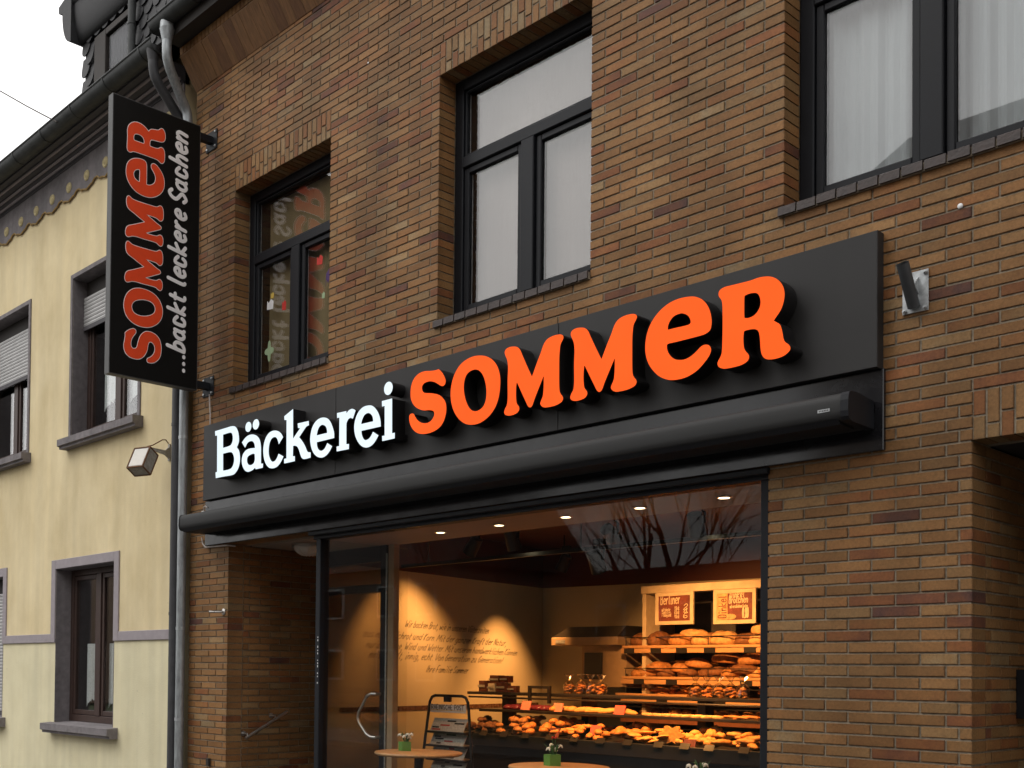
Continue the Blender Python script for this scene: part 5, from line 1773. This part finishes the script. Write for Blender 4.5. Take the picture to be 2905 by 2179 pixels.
for j, z in enumerate((1.05, .92, .79, .66)):
    m = MB(); m.xprism([(1.56, z - .02), (1.6, z - .02), (1.7, z + .0), (1.7, z + .01), (1.57, z + .0)], -5.46, -4.95); obj('tray', m, TRAYM, nr)
    pap = thing('newspaper', 'folded newspaper in the %s tray of the rack' % ('top', 'second', 'third', 'lowest')[j], 'newspaper', (-5.2, 1.6, z), 'newspapers in the rack')
    m = MB(); m.xprism([(1.585, z + .0), (1.592, z - .001), (1.66, z + .12), (1.652, z + .122)], -5.43, -4.99); sh_ = obj('sheets', m, PAPER, pap)
    for q in range(5):
        xa = -5.42 + R() * .3
        zz = .01 + .02 * q
        f = lambda h: 1.585 + (.0665) * h / .121 - .0012
        m = MB(); m.xprism([(f(zz), z + zz), (f(zz) - .0006, z + zz), (f(zz + .014) - .0006, z + zz + .014), (f(zz + .014), z + zz + .014)], xa, xa + .05 + R() * .08)
        obj('print_block', m, random.choice([INK, INK, REDPRINT]), sh_)

# ---------------------------------------------------------------- round tables with snowdrop pots
for i, (x, y, lab, plab) in enumerate(((-4.69, .72, 'round wooden table top near the door jamb', 'green pot of snowdrops on the table near the door jamb'), (-3.15, .70, 'round wooden table top in the middle of the shop window', 'green pot of snowdrops with red berries on the middle table'),
                                 (-1.93, .68, 'round wooden table top next to the brick pillar', 'pot of snowdrops on the table next to the brick pillar'))):
    zt = (.925, .915, .87)[i]
    tb = thing('round_table', lab, 'table', (x, y, .2), 'round tables in the shop window')
    m = MB(); m.lathe([(.36, -.03), (.376, -.022), (.38, -.012), (.374, -.002), (.36, 0)], (x, y, zt), 48); obj('table_top', m, WOODT, tb, True)
    m = MB(); m.tube([(x, y, .22), (x, y, zt - .031)], .035, 14); obj('column', m, TRAYM, tb, True)
    m = MB(); m.lathe([(.22, 0), (.22, .012), (.05, .03)], (x, y, .2005), 28); obj('foot', m, TRAYM, tb, True)
    px, py = x - (.135, .035, .0)[i], y - .02
    pt = thing('snowdrop_pot', plab, 'flower pot', (px, py, zt), 'snowdrop pots on the tables')
    r, h = (.052, .08) if i != 1 else (.058, .085)
    m = MB(); m.zprism([(px + r * math.cos(t + .5), py + r * math.sin(t + .5)) for t in [q * math.pi / 2 for q in range(4)]] if 0 else [(px - r, py - r * .8), (px + r * .2, py - r), (px + r, py + r * .2), (px - r * .2, py + r)], zt + .0005, zt + h); obj('pot', m, GREENPOT, pt)
    for q in range(9):
        a = R() * 6.3
        l = .03 + .05 * R()
        m = MB(); m.tube([(px + .01 * math.cos(a), py + .01 * math.sin(a), zt + h - .02), (px + l * .6 * math.cos(a), py + l * .6 * math.sin(a), zt + h + .05 + .03 * R()), (px + l * math.cos(a), py + l * math.sin(a), zt + h + .045 + .05 * R())], [.004, .005, .001], 5); obj('leaf', m, LEAF, pt)
    for q in range(6):
        a = R() * 6.3
        l = .03 + .045 * R()
        c = Vector((px + l * math.cos(a), py + l * math.sin(a), zt + h + .04 + .04 * R()))
        for e in range(3):
            b = a + e * 2.1
            tip = c + Vector((.02 * math.cos(b), .02 * math.sin(b), -.026))
            m = MB(); m.tube([c, c.lerp(tip, .5) + Vector((0, 0, .002)), tip], [.003, .009, .002], 6); obj('petal', m, PETAL, pt, True)
    if i == 1:
        for q in (-.012, .016):
            m = MB(); m.tube([(px + q * .4, py, zt + h), (px + q, py, zt + h + .12)], .002, 5); stem = obj('stem', m, LEAF, pt)
            m = MB(); m.lathe([(.002, -.009), (.008, -.005), (.009, 0), (.008, .005), (.002, .009)], (px + q, py, zt + h + .127), 10); obj('berry', m, mRED, pt, True)

# ================================================================ across the street (partly mirrored in the shop window, partly unseen houses added to shade the wall)
def tree(x, y, h, seed, label):
    rnd = random.Random(seed)
    t = thing('bare_tree', label, 'tree', (x, y, 0), 'bare trees across the street')
    tr, cr = MB(), MB()

    def grow(p, d, l, r, lev):
        pts, rs = [p], [r]
        n = 4 if lev < 3 else 3
        q = p
        dd = d
        for i in range(n):
            dd = (dd + Vector((rnd.uniform(-1, 1), rnd.uniform(-1, 1), rnd.uniform(-.3, .6))) * (.10 + .05 * lev)).normalized()
            q = q + dd * l / n
            pts.append(q)
            rs.append(r * (1 - .55 * (i + 1) / n))
        (tr if lev == 0 else cr).tube(pts, rs, 6 if lev < 2 else 3, False)
        if lev >= 5:
            return
        k = (6, 5, 4, 4, 3)[lev]
        for i in range(k):
            s = .35 + .65 * (i + .5) / k if lev else .4 + .6 * (i + .5) / k
            idx = min(n - 1, int(s * n))
            b = pts[idx].lerp(pts[idx + 1], s * n - idx)
            ax = dd.orthogonal().normalized()
            ax.rotate(Matrix.Rotation(rnd.uniform(0, 6.28), 3, dd))
            nd = (dd * rnd.uniform(.7, 1.1) + ax * rnd.uniform(.55, .95) + Vector((0, 0, .25))).normalized()
            grow(b, nd, l * rnd.uniform(.52, .72), r * (1 - .55 * s) * .62, lev + 1)

    grow(Vector((x, y, -.2)), Vector((0, 0, 1)), h * .42, h * .0095, 0)
    obj('trunk', tr, BARK, t, True)
    obj('crown', cr, BARK, t)


tree(-14.5, -20, 14, 3, 'bare tree mirrored in the shop window nearest the brick pillar')
tree(-18.5, -24, 15, 8, 'bare tree mirrored between the pillar side and the middle of the shop window')
tree(-22.0, -21, 13, 21, 'slender bare tree mirrored in the middle of the shop window')
tree(-11.5, -26, 16, 34, 'tall bare tree farther back across the street')
tree(-27.0, -24, 13, 55, 'bare tree mirrored over the counter end near the text wall')
fhs = thing('far_house', 'dark gabled house across the street mirrored in the shop window', 'building', (-38, -30, 0))
m = MB(); m.box(-46, -30, -36, -27, -.1, 6.2); hw = obj('wall', m, HOUSEW, fhs)
m = MB(); m.xprism([(-26.6, 6.1), (-31.5, 10.4), (-36.4, 6.1)], -46.4, -29.6); obj('roof', m, HOUSER, fhs)
for x in (-44, -41, -37.5, -34, -31.5):
    for z in (1.2, 4.0):
        m = MB(); m.box(x - .6, x + .6, -26.99, -26.9, z, z + 1.4); wd = obj('window', m, CAPW, fhs)
        m = MB(); m.box(x - .5, x + .5, -26.895, -26.88, z + .1, z + 1.3); obj('pane', m, COUNTER, wd)
fh2 = thing('far_house', 'low flat-roofed house across the street behind the bare trees', 'building', (-18, -32, 0))
m = MB(); m.box(-27, -9, -38, -31, -.1, 5.4); obj('wall', m, HOUSEW, fh2)
m = MB(); m.box(-27.3, -8.7, -38.3, -30.7, 5.4, 5.75); obj('roof', m, HOUSER, fh2)
for x in (-25, -22, -19, -16, -13, -10.5):
    m = MB(); m.box(x - .7, x + .7, -30.99, -30.9, 3.0, 4.4); wd = obj('window', m, CAPW, fh2)
    m = MB(); m.box(x - .6, x + .6, -30.895, -30.88, 3.1, 4.3); obj('pane', m, COUNTER, wd)

for k, (x0, x1, h, lab) in enumerate(((-8.5, 3, 10.5, 'long unseen house added across the street to shade the lower brick wall'), (3.2, 30, 12.0, 'taller unseen house added beyond the alcove to shade the lower brick wall'), (-74, -47, 8.5, 'far end house of the street beyond the gabled one'))):  # first two stand out of view, added to darken the lower brick
    o_ = thing('far_house', lab, 'building', ((x0 + x1) / 2, -18, 0))
    m = MB(); m.box(x0, x1, -24, -15, -.1, h); obj('wall', m, HOUSEW, o_)
    m = MB(); m.xprism([(-14.7, h), (-19.5, h + 3.4), (-24.3, h)], x0 - .2, x1 + .2); obj('roof', m, HOUSER, o_)
    x = x0 + 1.3
    while x < x1 - 1:
        for z in (1.1, 4.2, 6.4):
            m = MB(); m.box(x - .55, x + .55, -14.99, -14.93, z, z + 1.3); wd = obj('window', m, CAPW, o_)
            m = MB(); m.box(x - .47, x + .47, -14.925, -14.91, z + .08, z + 1.22); obj('pane', m, COUNTER, wd)
        x += 2.1
